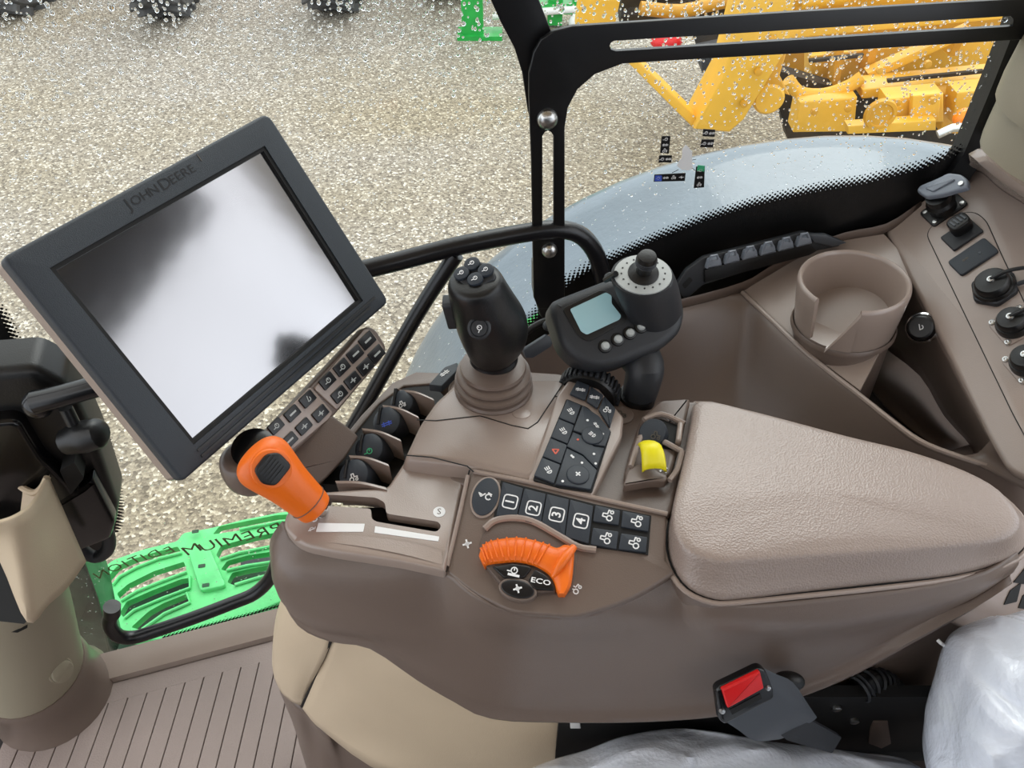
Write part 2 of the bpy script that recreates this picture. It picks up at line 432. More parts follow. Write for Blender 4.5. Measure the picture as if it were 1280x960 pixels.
def sphere_bm(bm, c, r, sx=1, sy=1, sz=1, n=10):
    ret = bmesh.ops.create_uvsphere(bm, u_segments=n * 2, v_segments=n, radius=r)
    for v in ret['verts']: v.co = Vector((v.co.x * sx, v.co.y * sy, v.co.z * sz)) + c
def box_w(bm, lo, hi):
    F = Frame((0, 0, 0), (1, 0, 0), (0, 0, 1)); add_plate(bm, F, [(lo[0], lo[1]), (hi[0], lo[1]), (hi[0], hi[1]), (lo[0], hi[1])], lo[2], hi[2])
def wbox(name, lo, hi, m, parent):
    bm = BM(); box_w(bm, lo, hi); bmesh.ops.recalc_face_normals(bm, faces=bm.faces); return obj(name, bm, m, parent, smooth=False)
def lerp(a, b, t): return a + (b - a) * t
from mathutils.bvhtree import BVHTree
def hit(o, px, py):
    me = o.data; t = BVHTree.FromPolygons([v.co for v in me.vertices], [tuple(p.vertices) for p in me.polygons])
    off = root_of(o).location; r = t.ray_cast(CAM - off, ray(px, py).normalized())
    return r[0] + off if r[0] else None
ZF = lambda z: Frame((0, 0, z), (1, 0, 0), (0, 0, 1))
def yplane(y, slope=0):
    n = Vector((slope, -1, 0)); return Frame((0, y, 0), (1, slope, 0), n)

# =====================================================================
# OUTSIDE: yard, machines, fender
# =====================================================================
GZ = -1.3
g = BM(); box_w(g, (-14, -6, GZ - .2), (14, 26, GZ)); struct(obj('ground', g, 'gravel', smooth=False))['label'] = 'wet gravel yard'
# stones lying on the yard: too many to count
st = BM()
for i in range(4500):
    x = random.uniform(-5, 3.5); y = random.uniform(.9, 7.5); r = random.uniform(.003, .0095)
    c = Vector((x, y, GZ + r * .2)); n = random.choice((4, 5, 6)); a0 = random.random() * 6
    b = [st.verts.new(c + Vector((r * math.cos(a0 + 6.283 * k / n) * random.uniform(.7, 1.2), r * math.sin(a0 + 6.283 * k / n), -r * .3))) for k in range(n)]
    t = [st.verts.new(c + Vector((r * .6 * math.cos(a0 + 6.283 * k / n), r * .6 * math.sin(a0 + 6.283 * k / n), r * .5))) for k in range(n)]
    for k in range(n): st.faces.new((b[k], b[(k + 1) % n], t[(k + 1) % n], t[k]))
    st.faces.new(t)
mat('stone', (214, 208, 196), .7, .3, 60, var=.3, vscale=3)
tag(obj('gravel_stones', st, 'stone', smooth=False), 'loose pale stones scattered over the gravel yard', 'gravel', kind='stuff')

def wheel(x, y, rot, label, rim, group='tractor wheels across the yard', R=.62, wd=.40):
    t = thing('tractor_wheel', label, 'wheel', (x, y, GZ), group)
    M = Matrix.Rotation(rot, 3, 'Z'); C0 = Vector((x, y, GZ + R * .96))
    F = Frame(C0, M @ Vector((0, 1, 0)), M @ Vector((1, 0, 0)))
    prof = [(R * .52, -wd * .42), (R * .62, -wd * .5), (R * .86, -wd * .5), (R * .93, -wd * .4), (R * .95, 0), (R * .93, wd * .4), (R * .86, wd * .5), (R * .62, wd * .5), (R * .52, wd * .42)]
    lathe('tyre', F, 0, 0, prof, 'tyre', t, n=40)
    for k in range(22):
        for s in (-1, 1):
            a = 6.283 * (k + (.5 if s > 0 else 0)) / 22; bm = BM()
            pts = []
            for q in range(5):
                h = s * wd * (.02 + .5 * q / 4); aa = a + .26 * q / 4
                pts.append((aa, h))
            V0 = []
            for aa, h in pts:
                for rr, da in ((R * .9, -.035), (R * 1.0, -.025), (R * 1.0, .03), (R * .9, .04)):
                    V0.append(bm.verts.new(F.w(rr * math.cos(aa + da), rr * math.sin(aa + da), h)))
            for q in range(4):
                for e in range(4):
                    bm.faces.new((V0[q * 4 + e], V0[q * 4 + (e + 1) % 4], V0[q * 4 + 4 + (e + 1) % 4], V0[q * 4 + 4 + e]))
            bm.faces.new(V0[:4]); bm.faces.new(V0[-4:])
            bmesh.ops.recalc_face_normals(bm, faces=bm.faces); obj('lug', bm, 'tyre', t, smooth=False)
    lathe('rim', F, 0, 0, [(0, -.06), (.12, -.06), (.14, -.02), (R * .42, .04), (R * .5, wd * .42), (R * .54, wd * .44), (R * .54, -wd * .44), (R * .5, -wd * .42), (R * .42, -.06), (.1, -.1), (0, -.1)], rim, t, n=28)
    return t
def gp(px, py): return P(px, py, z=GZ)
a = gp(12, 36); wheel(a.x - .1, a.y + .5, -.15, 'big farm tyre with a yellow rim at the far left edge of the yard', 'machine')
a = gp(192, 40); wheel(a.x, a.y + .5, .1, 'grey farm tyre with chevron lugs, second from the left across the yard', 'machine')
a = gp(413, 32); wheel(a.x, a.y + .5, -.05, 'grey farm tyre with chevron lugs, third from the left across the yard', 'machine')
a = gp(556, 9); wheel(a.x, a.y + .5, 0, 'dark farm tyre just left of the green implement', 'machine')

# green implement
t = thing('farm_implement', 'green implement on a foot plate beyond the gravel, left of the black bracket', 'implement', gp(600, 45))
b0 = gp(597, 45)
bm = BM(); box_w(bm, (b0.x - .16, b0.y - .1, GZ), (b0.x + .2, b0.y + .1, GZ + .035)); obj('foot_plate', bm, 'green', t, smooth=False)
bm = BM(); box_w(bm, (b0.x - .12, b0.y - .06, GZ + .03), (b0.x + .05, b0.y + .06, GZ + 1.1)); obj('stand_leg', bm, 'green', t, smooth=False)
bm = BM(); box_w(bm, (b0.x - .1, b0.y + .065, GZ + .4), (b0.x + .3, b0.y + .2, GZ + .55)); obj('cross_beam', bm, 'green', t, smooth=False)
tube('drawbar', [b0 + Vector((.12, .1, .12)), b0 + Vector((.8, .15, .16))], .03, 'white', t)
t = thing('farm_implement', 'green implement with a white ball hitch seen right of the black curved strap', 'implement', gp(690, 30))
b0 = gp(690, 32)
for dx in (-.2, .02, .22):
    bm = BM(); box_w(bm, (b0.x + dx - .06, b0.y - .05, GZ + .02), (b0.x + dx + .06, b0.y + .05, GZ + .9)); obj('tine', bm, 'green', t, smooth=False)
bm = BM(); box_w(bm, (b0.x - .24, b0.y - .08, GZ + .12), (b0.x + .25, b0.y + .08, GZ + .2)); obj('cross_beam', bm, 'green', t, smooth=False)
bm = BM(); sphere_bm(bm, b0 + Vector((.2, -.1, .06)), .07); obj('ball_hitch', bm, 'white', t)

# yellow machine
def ypoly(name, pts, y, th, m, parent, slope=0, b=0, r=0, label=None, holes=()):
    F = yplane(y, slope); return plate(name, F, pts, -th, 0, m, parent, b=b, r=r, label=label, holes=[[F.px(*p) for p in h] for h in holes])
t = thing('loader_machine', 'large yellow machine with a sloping boom, ribbed panels and an orange lamp', 'machine', (2.2, 4.2, GZ))
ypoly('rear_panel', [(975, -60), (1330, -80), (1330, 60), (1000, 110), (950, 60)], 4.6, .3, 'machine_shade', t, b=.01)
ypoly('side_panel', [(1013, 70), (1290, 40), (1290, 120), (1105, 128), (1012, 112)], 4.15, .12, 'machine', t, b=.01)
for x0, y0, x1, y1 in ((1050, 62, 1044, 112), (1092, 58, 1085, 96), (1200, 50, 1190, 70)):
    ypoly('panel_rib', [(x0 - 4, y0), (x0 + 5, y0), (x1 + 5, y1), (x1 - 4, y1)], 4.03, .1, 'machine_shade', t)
ypoly('upper_rail', [(940, 40), (1300, 8), (1300, 20), (935, 54)], 3.9, .1, 'machine', t, b=.01)
ypoly('diagonal_brace', [(1085, 92), (1090, 100), (1220, 42), (1212, 36)], 3.95, .07, 'machine', t, b=.005)
tube('curved_pipe', [P(*q, y=3.85) for q in ((985, 100), (1000, 116), (1030, 118), (1060, 108), (1078, 96))], .032, 'machine', t, smooth_n=4)
ypoly('chassis_beam', [(1078, 112), (1290, 92), (1290, 106), (1078, 124)], 3.8, .15, 'machine', t, b=.01)
ypoly('lower_panel', [(1000, 128), (1072, 122), (1068, 165), (992, 166)], 3.75, .12, 'machine', t, b=.01)
ypoly('underframe', [(960, 85), (1012, 100), (1078, 120), (1300, 100), (1300, 190), (985, 175)], 4.0, .1, 'machine_dark', t)
ypoly('side_box', [(1110, 124), (1180, 118), (1180, 153), (1104, 156)], 3.6, .12, 'machine', t, b=.01)
ypoly('door_panel', [(1141, 120), (1176, 117), (1174, 152), (1139, 153)], 3.55, .04, 'machine', t, b=.008)
F = yplane(3.5); u, v = F.px(1100, 142)
lathe('emblem_disc', F, u, v, [(0, .01), (.05, .012), (.055, .02), (.07, .02), (.075, 0)], 'machine_shade', t)
ypoly('lamp_plate', [(1196, 116), (1240, 112), (1236, 150), (1190, 154)], 3.6, .12, 'machine', t, b=.01)
u, v = F.px(1203, 146)
lathe('indicator_lamp', F, u, v, [(.045, 0), (.045, .03), (.03, .05), (0, .055)], 'lamp_orange', t, label='orange round indicator lamp')
ypoly('end_panel', [(1180, 118), (1245, 112), (1236, 172), (1176, 166)], 3.7, .1, 'machine_shade', t, b=.01)
for q in ([(1012, 75), (1080, 68), (1078, 72), (1012, 79)], [(1110, 100), (1230, 88), (1229, 92), (1110, 104)]):
    ypoly('panel_seam', q, 3.78, .02, 'machine_dark', t)
for px_, py_ in ((1018, 140), (1060, 136), (1122, 128), (1166, 126), (1100, 88), (1160, 80), (930, 130), (948, 90), (965, 50)):
    u, v = yplane(3.28).px(px_, py_); lathe('bolt_head', yplane(3.28 if px_ < 980 else 3.52), *yplane(3.28 if px_ < 980 else 3.52).px(px_, py_), [(.016, -.01), (.016, .008), (0, .012)], 'machine_shade', t, n=8)
ypoly('step_rail', [(1060, 158), (1170, 150), (1170, 163), (1060, 168)], 3.5, .06, 'machine', t, b=.005)
tube('silver_pipe', [P(*q, y=3.4) for q in ((1172, 168), (1190, 160), (1216, 158))], .02, 'steel', t)
ypoly('boom', [(1000, -40), (940, -40), (903, 98), (868, 162), (912, 166), (930, 150), (985, 60)], 3.3, .22, 'machine', t, b=.012)
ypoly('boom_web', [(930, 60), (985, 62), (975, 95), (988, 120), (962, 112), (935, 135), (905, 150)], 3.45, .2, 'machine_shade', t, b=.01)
u, v = F.px(958, 118); lathe('pivot_boss', F, u, v, [(0, .06), (.06, .06), (.07, .05), (.075, -.05)], 'machine', t)
ypoly('drawbar', [(784, 78), (796, 74), (874, 150), (868, 162)], 3.35, .08, 'machine', t, b=.008, label='thin yellow diagonal bar')
ypoly('upright_arm', [(728, -30), (782, -30), (768, 36), (720, 38)], 4.9, .15, 'machine', t, b=.01)
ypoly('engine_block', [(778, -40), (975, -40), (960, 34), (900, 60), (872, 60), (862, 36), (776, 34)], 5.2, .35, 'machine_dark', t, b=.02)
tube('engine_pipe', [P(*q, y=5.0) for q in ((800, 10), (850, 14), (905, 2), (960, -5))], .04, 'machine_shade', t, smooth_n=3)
for q in ((930, 4), (1000, 2)):
    bm = BM(); tube_pts(bm, [P(q[0], q[1], y=4.4), P(q[0] + 60, q[1] - 8, y=4.4)], .05); obj('cylinder', bm, 'machine', t)
q = P(833, 52, y=4.9); bm = BM(); sphere_bm(bm, q, .07, 1.4, .8, .7); tag(obj('red_coupling', bm, 'red', smooth=True), 'small red part on the yard seen through the upper bracket slot', 'coupling')
t = thing('weight_block', 'small dark block on the gravel beside the yellow boom', 'weight', P(893, 92, y=4.6))
ypoly('block', [(876, 72), (916, 64), (904, 90), (878, 92)], 4.6, .2, 'black_soft', t, b=.01)

# ---- rear wheel fender, just outside the glass ----
t = thing('rear_fender', 'wide dark wet rear fender curving up outside the side window', 'fender', (.55, 1.1, -.1))
FC = Vector((.56, 0, -.12)); FR = .765
def fend(a, y, dr=0): return Vector((FC.x + (FR + dr) * 1.05 * math.cos(a), y, FC.z + (FR + dr) * math.sin(a)))
angs = [math.radians(200 - 175 * i / 36) for i in range(37)]
def fstrip(name, prof, m, label=None):
    patch(name, [[fend(a, y, dr) for a in angs] for y, dr in prof], 1, 3, m, t, thick=.006, label=label)
fstrip('crown', [(.96, .02), (1.02, .017), (1.08, .016), (1.13, .017), (1.17, .018), (1.205, .012), (1.235, -.002), (1.25, -.03), (1.245, -.06)], 'fender')
fstrip('inner_panel', [(.92, .03), (.935, .028), (.96, .02)], 'green', label='green inner edge of the fender')

# ---- green slotted step outside, low on the left ----
t = thing('step_plate', 'bright green slotted step plate outside, low beside the black handrail', 'step', P(240, 740, z=-.35))
F = ZF(-.34)
outl = [(122, 716), (140, 700), (180, 686), (222, 676), (228, 666), (262, 660), (300, 650), (350, 640), (420, 634), (430, 720), (350, 752), (300, 774), (200, 800), (150, 800), (128, 770)]
slots = [[(134, 722), (146, 708), (165, 699), (195, 690), (222, 683), (228, 692), (200, 699), (172, 710), (150, 722), (142, 732)],
         [(146, 742), (160, 730), (192, 714), (230, 702), (234, 716), (202, 728), (172, 740), (152, 752)],
         [(150, 766), (158, 752), (190, 738), (226, 724), (238, 722), (238, 736), (206, 748), (168, 764), (156, 774)],
         [(164, 784), (186, 764), (204, 754), (234, 742), (238, 754), (206, 768), (178, 788)],
         [(266, 668), (274, 658), (345, 644), (400, 640), (400, 648), (350, 653), (300, 663)],
         [(270, 694), (276, 682), (320, 670), (350, 665), (400, 660), (400, 674), (350, 682), (300, 692), (276, 700)],
         [(276, 712), (284, 701), (310, 694), (350, 688), (400, 682), (400, 694), (350, 702), (310, 708), (284, 714)],
         [(284, 728), (290, 716), (312, 711), (350, 704), (400, 698), (400, 708), (350, 716), (320, 724), (294, 732)]]
plate('tread', F, outl, -.02, 0, 'green_light', t, b=.003, r=.01, holes=[rounded([F.px(*p) for p in h], .004, 2) for h in slots])
for s in slots:      # raised rims beside each slot
    q = [F.w(*F.px(*p), .004) for p in s[len(s) // 2:]]
    bm = BM(); tube_pts(bm, q, .004, 6); obj('tread_ridge', bm, 'green_light', t)
plate('spine', F, [(236, 690), (262, 684), (284, 735), (252, 742)], 0, .012, 'green_light', t, b=.003, r=.01)
for p in ((246, 668), (254, 711), (259, 735)):
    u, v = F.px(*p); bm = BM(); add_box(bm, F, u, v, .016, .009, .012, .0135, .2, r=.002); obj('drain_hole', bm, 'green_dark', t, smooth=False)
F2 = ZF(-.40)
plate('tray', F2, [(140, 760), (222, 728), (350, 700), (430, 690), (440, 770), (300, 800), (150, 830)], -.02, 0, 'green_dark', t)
t2 = thing('lower_step', 'dark lower step below the green slotted plate', 'step', P(330, 760, z=-.75))
plate('tread', ZF(-.75), [(300, 700), (470, 660), (470, 830), (290, 840)], -.04, 0, 'black_soft', t2, b=.01)

# =====================================================================
# CAB SHELL
# =====================================================================
GP = [(-1.0, .552), (-.86, .596), (-.726, .637), (-.57, .684), (-.416, .731), (-.25, .777), (-.1, .81), (.05, .842), (.2, .872), (.4, .893), (.565, .90)]
def gy(x):
    for (a, b), (c, d) in zip(GP, GP[1:]):
        if x <= c: return b + (d - b) * (x - a) / (c - a)
    return GP[-1][1]
def G(px, py, off=0):
    "point on the side glass seen at a pixel; off moves it towards the cab"
    d = ray(px, py); lo, hi = .2, 4
    for _ in range(40):
        m = (lo + hi) / 2; p = CAM + d * m
        if p.y < gy(p.x) - off: lo = m
        else: hi = m
    return CAM + d * lo
def gw(x, z, off=0): return Vector((x, gy(x) - off, z))
win = thing('window_1', None, None, (0, .85, .5)); win['kind'] = 'structure'; win['label'] = 'rain-spotted right side window'
bm = BM(); xs = [p[0] for p in GP if p[0] >= -.74]
rows = [[gw(x, z, -.002) for x in [-.735] + xs[1:]] for z in (.0, .5, 1.0, 1.7)]
grid(bm, rows); obj('glass_pane', bm, 'glass', win)
# seal along the sill and the front edge
sealpts = [G(*p, off=.004) for p in ((60, 700), (82, 760), (98, 800), (108, 815), (128, 822), (200, 803), (300, 776), (352, 762), (420, 744))]
tube('window_seal', sealpts, .0045, 'black', win, n=8)
# black printed border (frit) and its dots
fr_edge = [(1205, 190), (1150, 212), (1080, 230), (1010, 242), (940, 258), (880, 277), (830, 296), (780, 318), (745, 334), (715, 352), (690, 378), (662, 408), (640, 440), (600, 480)]
def frit(name, edge, low, parent, off=.001):
    bm = BM(); A = [G(*p, off=off) for p in edge]; B = [G(*p, off=off) for p in low]
    grid(bm, [A, B]); o = obj(name, bm, 'black', parent, smooth=False); md = o.modifiers.new('s', 'SOLIDIFY'); md.thickness = .001; return o
low = [(1210, 330), (1150, 340), (1080, 350), (1010, 360), (940, 380), (880, 400), (830, 410), (800, 420), (770, 430), (745, 440), (720, 450), (690, 470), (670, 500), (640, 520)]
frit('black_border', fr_edge, low, win)
def dots(name, edge, nx, ny, rows_n, pitch, r0, parent, off=.0015):
    "rows of shrinking dots off an edge; nx,ny = outward direction in x,z on the glass"
    bm = BM(); pts = [G(*p, off=off) for p in edge]; acc = 0; k = 0
    for a, b in zip(pts, pts[1:]):
        L = (b - a).length; n = max(1, int(L / pitch))
        for i in range(n):
            p = a.lerp(b, i / n); k += 1
            for rr in range(rows_n):
                r = r0 * (1 - .8 * rr / rows_n); q = p + Vector((nx, 0, nz_(nx, ny))) * (pitch * .55 * (rr + .1)) + (b - a).normalized() * (pitch * .5 * (rr % 2))
                c = Vector((q.x, gy(q.x) - off, q.z)); tx = Vector((1, (gy(q.x + .01) - gy(q.x)) / .01, 0)).normalized()
                bm.faces.new([bm.verts.new(c + tx * (r * math.cos(6.283 * j / 7)) + Vector((0, 0, r * math.sin(6.283 * j / 7)))) for j in range(7)])
    o = obj(name, bm, 'black', parent, smooth=False); o['kind'] = 'stuff'; return o
def nz_(nx, ny): return ny
dots('border_dots', fr_edge[:9], -.2, .95, 5, .0062, .0031, win)
dots('border_dots', fr_edge[8:13], -.7, .7, 6, .0062, .0031, win)
dots('border_dots', [(205, 797), (250, 785), (300, 772), (352, 757)], -.1, 1, 3, .0062, .0031, win)
frit('front_border', [(-10, 470), (40, 462), (72, 470), (100, 500), (122, 540), (138, 590), (146, 640), (144, 668)], [(-40, 700), (0, 700), (40, 700), (60, 700), (80, 700), (95, 700), (100, 700), (110, 700)], win)
dots('border_dots', [(-10, 470), (40, 462), (72, 470), (100, 500), (122, 540), (138, 590), (146, 640), (144, 668)], .72, .62, 6, .0065, .0031, win)
frit('front_border_strip', [(-30, 360), (0, 395), (22, 440), (38, 470)], [(-60, 400), (-20, 425), (2, 460), (8, 480)], win)
dots('border_dots', [(-30, 360), (0, 395), (22, 440), (38, 470)], .85, .3, 4, .0065, .0031, win)
# rain on the glass
bm = BM()
def drop(px, py, r):
    c = G(px, py, -.0045); tx = Vector((1, (gy(c.x + .01) - gy(c.x)) / .01, 0)).normalized(); ny = Vector((-tx.y, tx.x, 0)); n = 7
    e = random.uniform(.8, 1.5)
    mk = lambda rr, h: [bm.verts.new(c + ny * h + tx * (rr * math.cos(6.283 * j / n)) + Vector((0, 0, rr * e * math.sin(6.283 * j / n)))) for j in range(n)]
    a, b, d = mk(r, 0), mk(r * .82, r * .45), mk(r * .4, r * .68)
    for p, q in ((a, b), (b, d)):
        for j in range(n): bm.faces.new((p[j], p[(j + 1) % n], q[(j + 1) % n], q[j]))
    bm.faces.new(d); bm.faces.new(a[::-1])
cnt = 0
while cnt < 8500:
    x, y = random.uniform(-10, 1270), random.uniform(-20, 800)
    top = max(0, 1 - y / 260); right = max(0, (x - 640) / 640)
    w = .25 + .75 * max(0, 1 - y / 170) + .5 * right * (y < 260)
    if random.random() > w: continue
    r = random.uniform(.0006, .0013) * (1 + .8 * top * random.random()); 
    if random.random() < .06: r *= 1.6
    drop(x, y, r); cnt += 1
bmesh.ops.recalc_face_normals(bm, faces=bm.faces)
o = obj('rain_drops', bm, 'water_drop', win); o['kind'] = 'stuff'

# mirrored lettering stuck to the outside of the glass
t = thing('window_lettering', 'olive outlined lettering on the glass above the green step, reading PREMIUM EDITION backwards', 'sticker', G(240, 690))
def glass_text(s, px, py, size, rot, m, off, sx=1, mirror=True, bold=0, parent=None, name='letter'):
    c = G(px, py, off); tx = Vector((1, (gy(c.x + .01) - gy(c.x)) / .01, 0)).normalized()
    F = Frame(c, tx, Vector((tx.y, -tx.x, 0)))
    return text(name, s, F, 0, 0, size, m, parent, rot=rot, mirror=mirror, sx=sx, bold=bold)
seq = list('NOITIDE'); ps = [(127, 718), (144, 710), (157, 705), (169, 700), (180, 697), (193, 693), (212, 688)]
for c_, p_ in zip(seq, ps):
    glass_text(c_, *p_, .026, math.radians(16), 'lettering_dark', -.004, 1.1, bold=0, parent=t)
    glass_text(c_, *p_, .026, math.radians(16), 'sticker_olive', -.003, 1.1, bold=0, parent=t, name='letter_face')
seq = list('MUIMERP'); ps = [(240, 687), (260, 683), (274, 679), (291, 675), (311, 670), (328, 666), (346, 660)]
for c_, p_ in zip(seq, ps):
    glass_text(c_, *p_, .034, math.radians(12), 'lettering_dark', -.004, 1.1, bold=0, parent=t)
    glass_text(c_, *p_, .034, math.radians(12), 'sticker_olive', -.003, 1.1, bold=0, parent=t, name='letter_face')

# control diagram sticker on the glass
t = thing('diagram_sticker', 'small control diagram on the window, white outline with black symbol boxes', 'sticker', G(857, 200))
def gframe(px, py, off=.003):
    c = G(px, py, off); tx = Vector((1, (gy(c.x + .01) - gy(c.x)) / .01, 0)).normalized(); return Frame(c, tx, Vector((tx.y, -tx.x, 0)))
F = gframe(857, 200)
def dbox(pts, n, ang, colr='black'):
    plate('symbol_box', F, pts, 0, .0004, colr, t)
    cx = sum(F.px(*p)[0] for p in pts) / 4; cy = sum(F.px(*p)[1] for p in pts) / 4
    a, b = Vector(F.px(*pts[0])), Vector(F.px(*pts[1])); c2, d2 = Vector(F.px(*pts[3])), Vector(F.px(*pts[2]))
    for i in range(n):
        q = (a.lerp(b, (i + .5) / n) + c2.lerp(d2, (i + .5) / n)) / 2
        icon('symbol', F, q.x, q.y, .0038, ('ring', 'wide', 'tractor', 'cross')[i % 4], 'white', t, rot=ang, h=.0005)
dbox([(827, 170), (838, 170), (836, 192), (825, 191)][1:] + [(827, 170)], 3, 0)
dbox([(824, 194), (840, 194), (839, 203), (823, 203)], 2, 0)
dbox([(879, 161), (894, 162), (893, 171), (878, 170)], 2, 0)
dbox([(877, 174), (893, 174), (891, 184), (875, 184)], 2, 0)
dbox([(818, 218), (857, 216), (856, 226), (817, 227)], 4, 0)
dbox([(881, 208), (880, 234), (867, 235), (870, 208)], 3, 0)
plate('symbol_box', F, [(872, 206), (881, 207), (880, 214), (871, 213)], .0004, .0008, 'icon_green', t)
plate('symbol_box', F, [(819, 219), (827, 219), (827, 226), (818, 226)], .0004, .0008, 'icon_blue', t)
plate('tractor_outline', F, [(853, 186), (857, 181), (861, 184), (865, 190), (865, 203), (866, 210), (860, 213), (852, 212), (846, 207), (849, 200), (852, 198)], 0, .0004, 'white', t, r=.001)
for a_, b_ in (((848, 212), (840, 216)), ((864, 209), (869, 213)), ((851, 202), (842, 201)), ((865, 200), (870, 199))):
    bm = BM(); line(bm, F, F.px(*a_), F.px(*b_), .0007, 0); obj('leader_line', bm, 'black', t, smooth=False)

# right-hand post and its black edge
t = thing('trim_1', None, None, (.65, .85, 0)); t['kind'] = 'structure'
postF = ZF(.0)
rings = []
for z, r in ((.835, .100), (.845, .104), (.90, .104), (1.0, .104), (1.8, .104)):
    c = Vector((.640 + max(0, z - 1.0) * .3, .815 + max(0, z - 1.0) * .3, z)); rings.append([c + Vector((r * 1.0 * math.cos(a), r * 1.05 * math.sin(a), 0)) for a in [6.283 * k / 14 for k in range(14)]])
loft('post_cover', rings, 'beige_grey', t, n=3, nv=4)
edge = [G(*p, off=.012) for p in ((1176, 238), (1192, 215), (1209, 190), (1228, 145), (1250, 92), (1268, 46), (1284, 0))]
bm = BM(); 
A = [p + Vector((-.003, 0, -.004)) for p in edge]; B = [p + Vector((.022, -.006, .0)) for p in edge]
A2 = [p + Vector((0, .03, 0)) for p in A]; B2 = [p + Vector((0, .03, 0)) for p in B]
grid(bm, [A, B, B2, A2], closed_v=True); bmesh.ops.recalc_face_normals(bm, faces=bm.faces); obj('post_edge', bm, 'black_paint', t)
# window_frame above and cab roof
bm = BM(); box_w(bm, (-1.0, -1.0, 1.80), (.82, .84, 1.88)); o = struct(obj('ceiling', bm, 'beige', smooth=False))
for nm, lo, hi in (('trim_2', (-1.0, .52, 0), (-.93, .6, 1.72)),):
    struct(wbox(nm, lo, hi, 'black_paint', None))
struct(wbox('added_reflected_header', (.76, -.95, 1.60), (.84, .78, 1.80), 'black_soft', None))  # unseen rear header, added to darken one corner of the screen reflection
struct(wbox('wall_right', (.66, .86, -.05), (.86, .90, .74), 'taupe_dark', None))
struct(wbox('wall_rear', (.80, -.95, -.05), (.86, .95, .50), 'black_soft', None))
struct(wbox('left_light_blocker', (-.9, -1.0, -.05), (.86, -.94, 1.35), 'black_soft', None))  # unseen solid side, raised past the door glass to keep the near console dark
# floor with its raised ribs
fl = thing('floor', None, None, (0, 0, 0)); fl['kind'] = 'structure'
bm = BM(); add_plate(bm, ZF(0), [(-.98, -.9), (.85, -.9), (.85, .88), (.1, .83), (-.416, .70), (-.726, .605), (-.98, .53)], -.03, -.004); bmesh.ops.recalc_face_normals(bm, faces=bm.faces); obj('floor_pan', bm, 'floor_mat', fl, smooth=False)
F = ZF(-.004)
x0 = P(169, 847, z=0).x; pit = (P(330, 804, z=0).x - x0) / 7
for k in range(-6, 13):
    xa = x0 + pit * k + .0008; xb = x0 + pit * (k + 1) - .0008
    ya = gy(xa) - .098; yb = gy(xb) - .098; y0 = -.2 if k > -1 else .30
    uv = [(xa, y0), (xb, y0), (xb, yb), (xa, ya)]
    bm = BM(); add_plate(bm, F, uv, 0, .006, .0012); bmesh.ops.recalc_face_normals(bm, faces=bm.faces); obj('mat_rib', bm, 'floor_mat', fl, smooth=False)
bx = [-.9, -.8, -.726, -.6, -.5, -.4, -.3]
bm = BM(); grid(bm, [[Vector((x, gy(x) - d, z)) for x in bx] for d, z in ((.0985, -.002), (.098, .0015), (.064, .0015), (.063, -.002))]); bmesh.ops.recalc_face_normals(bm, faces=bm.faces); obj('mat_border', bm, 'floor_mat', fl, smooth=False)
bm = BM(); add_plate(bm, F, [(-.98, .0), (.3, .0), (.3, .70), (-.416, .65), (-.726, .555), (-.98, .47)], 0, .0006); obj('mat_groove', bm, 'groove', fl, smooth=False)
sill = thing('trim_3', None, None, (-.5, .65, 0)); sill['kind'] = 'structure'
A = [gw(x, .0, .062) for x in (-.80, -.726, -.6, -.5, -.4, -.3, -.2)]; A1 = [p + Vector((0, .004, .010)) for p in A]
B1 = [gw(p.x, .02, .012) for p in A]; B0 = [gw(p.x, -.05, .002) for p in A]
bm = BM(); grid(bm, [A, A1, B1, B0]); o = obj('sill_strip', bm, 'taupe_light', sill); bm = None

# black bracket frame bolted in front of the window
t = thing('mounting_bracket', 'black slotted steel bracket frame with two domed bolts in front of the window', 'bracket', (.1, .82, .6))
F = Frame((.045, .806, .8), (1, .105, 0), (.105, -1, 0))
pts = [(673, 386), (667, 372), (664, 200), (661, 120), (661, 92), (667, 66), (676, 50), (692, 39), (716, 33), (840, 25), (1000, 15), (1290, -2), (1310, 48), (1258, 51), (1000, 67), (840, 76), (778, 80), (744, 93), (722, 112), (710, 135), (706, 160), (706, 372), (704, 386)]
h1 = [(678, 170), (681, 165), (685, 163), (689, 165), (692, 170), (692, 284), (689, 289), (685, 291), (681, 289), (678, 284)]
h2 = [(762, 57), (764, 53), (768, 51), (900, 43), (1263, 20), (1267, 24), (1266, 33), (1150, 40), (900, 56), (770, 64), (764, 62)]
plate('slotted_plate', F, pts, -.005, 0, 'black_paint', t, b=.0012, holes=[[F.px(*p) for p in h] for h in (h1, h2)])
Fd = F.up(-.012)
plate('rear_strap', Fd, [(560, -150), (600, -30), (626, 28), (643, 60), (653, 92), (660, 140), (666, 160), (704, 160), (706, 150), (712, 100), (694, 52), (662, -30), (630, -150)], -.006, 0, 'black_paint', t, b=.001)
for p, r in (((684, 148.5), .0115), ((686.5, 312), .0098)):
    u, v = F.px(*p); lathe('bolt', F, u, v, [(r, 0), (r, .002), (r * .85, .006), (r * .5, .0085), (0, .0095)], 'steel', t, n=24)
plate('foot', F, [(668, 340), (706, 340), (704, 392), (690, 412), (676, 400), (668, 375)], -.03, -.006, 'black_paint', t, b=.003)

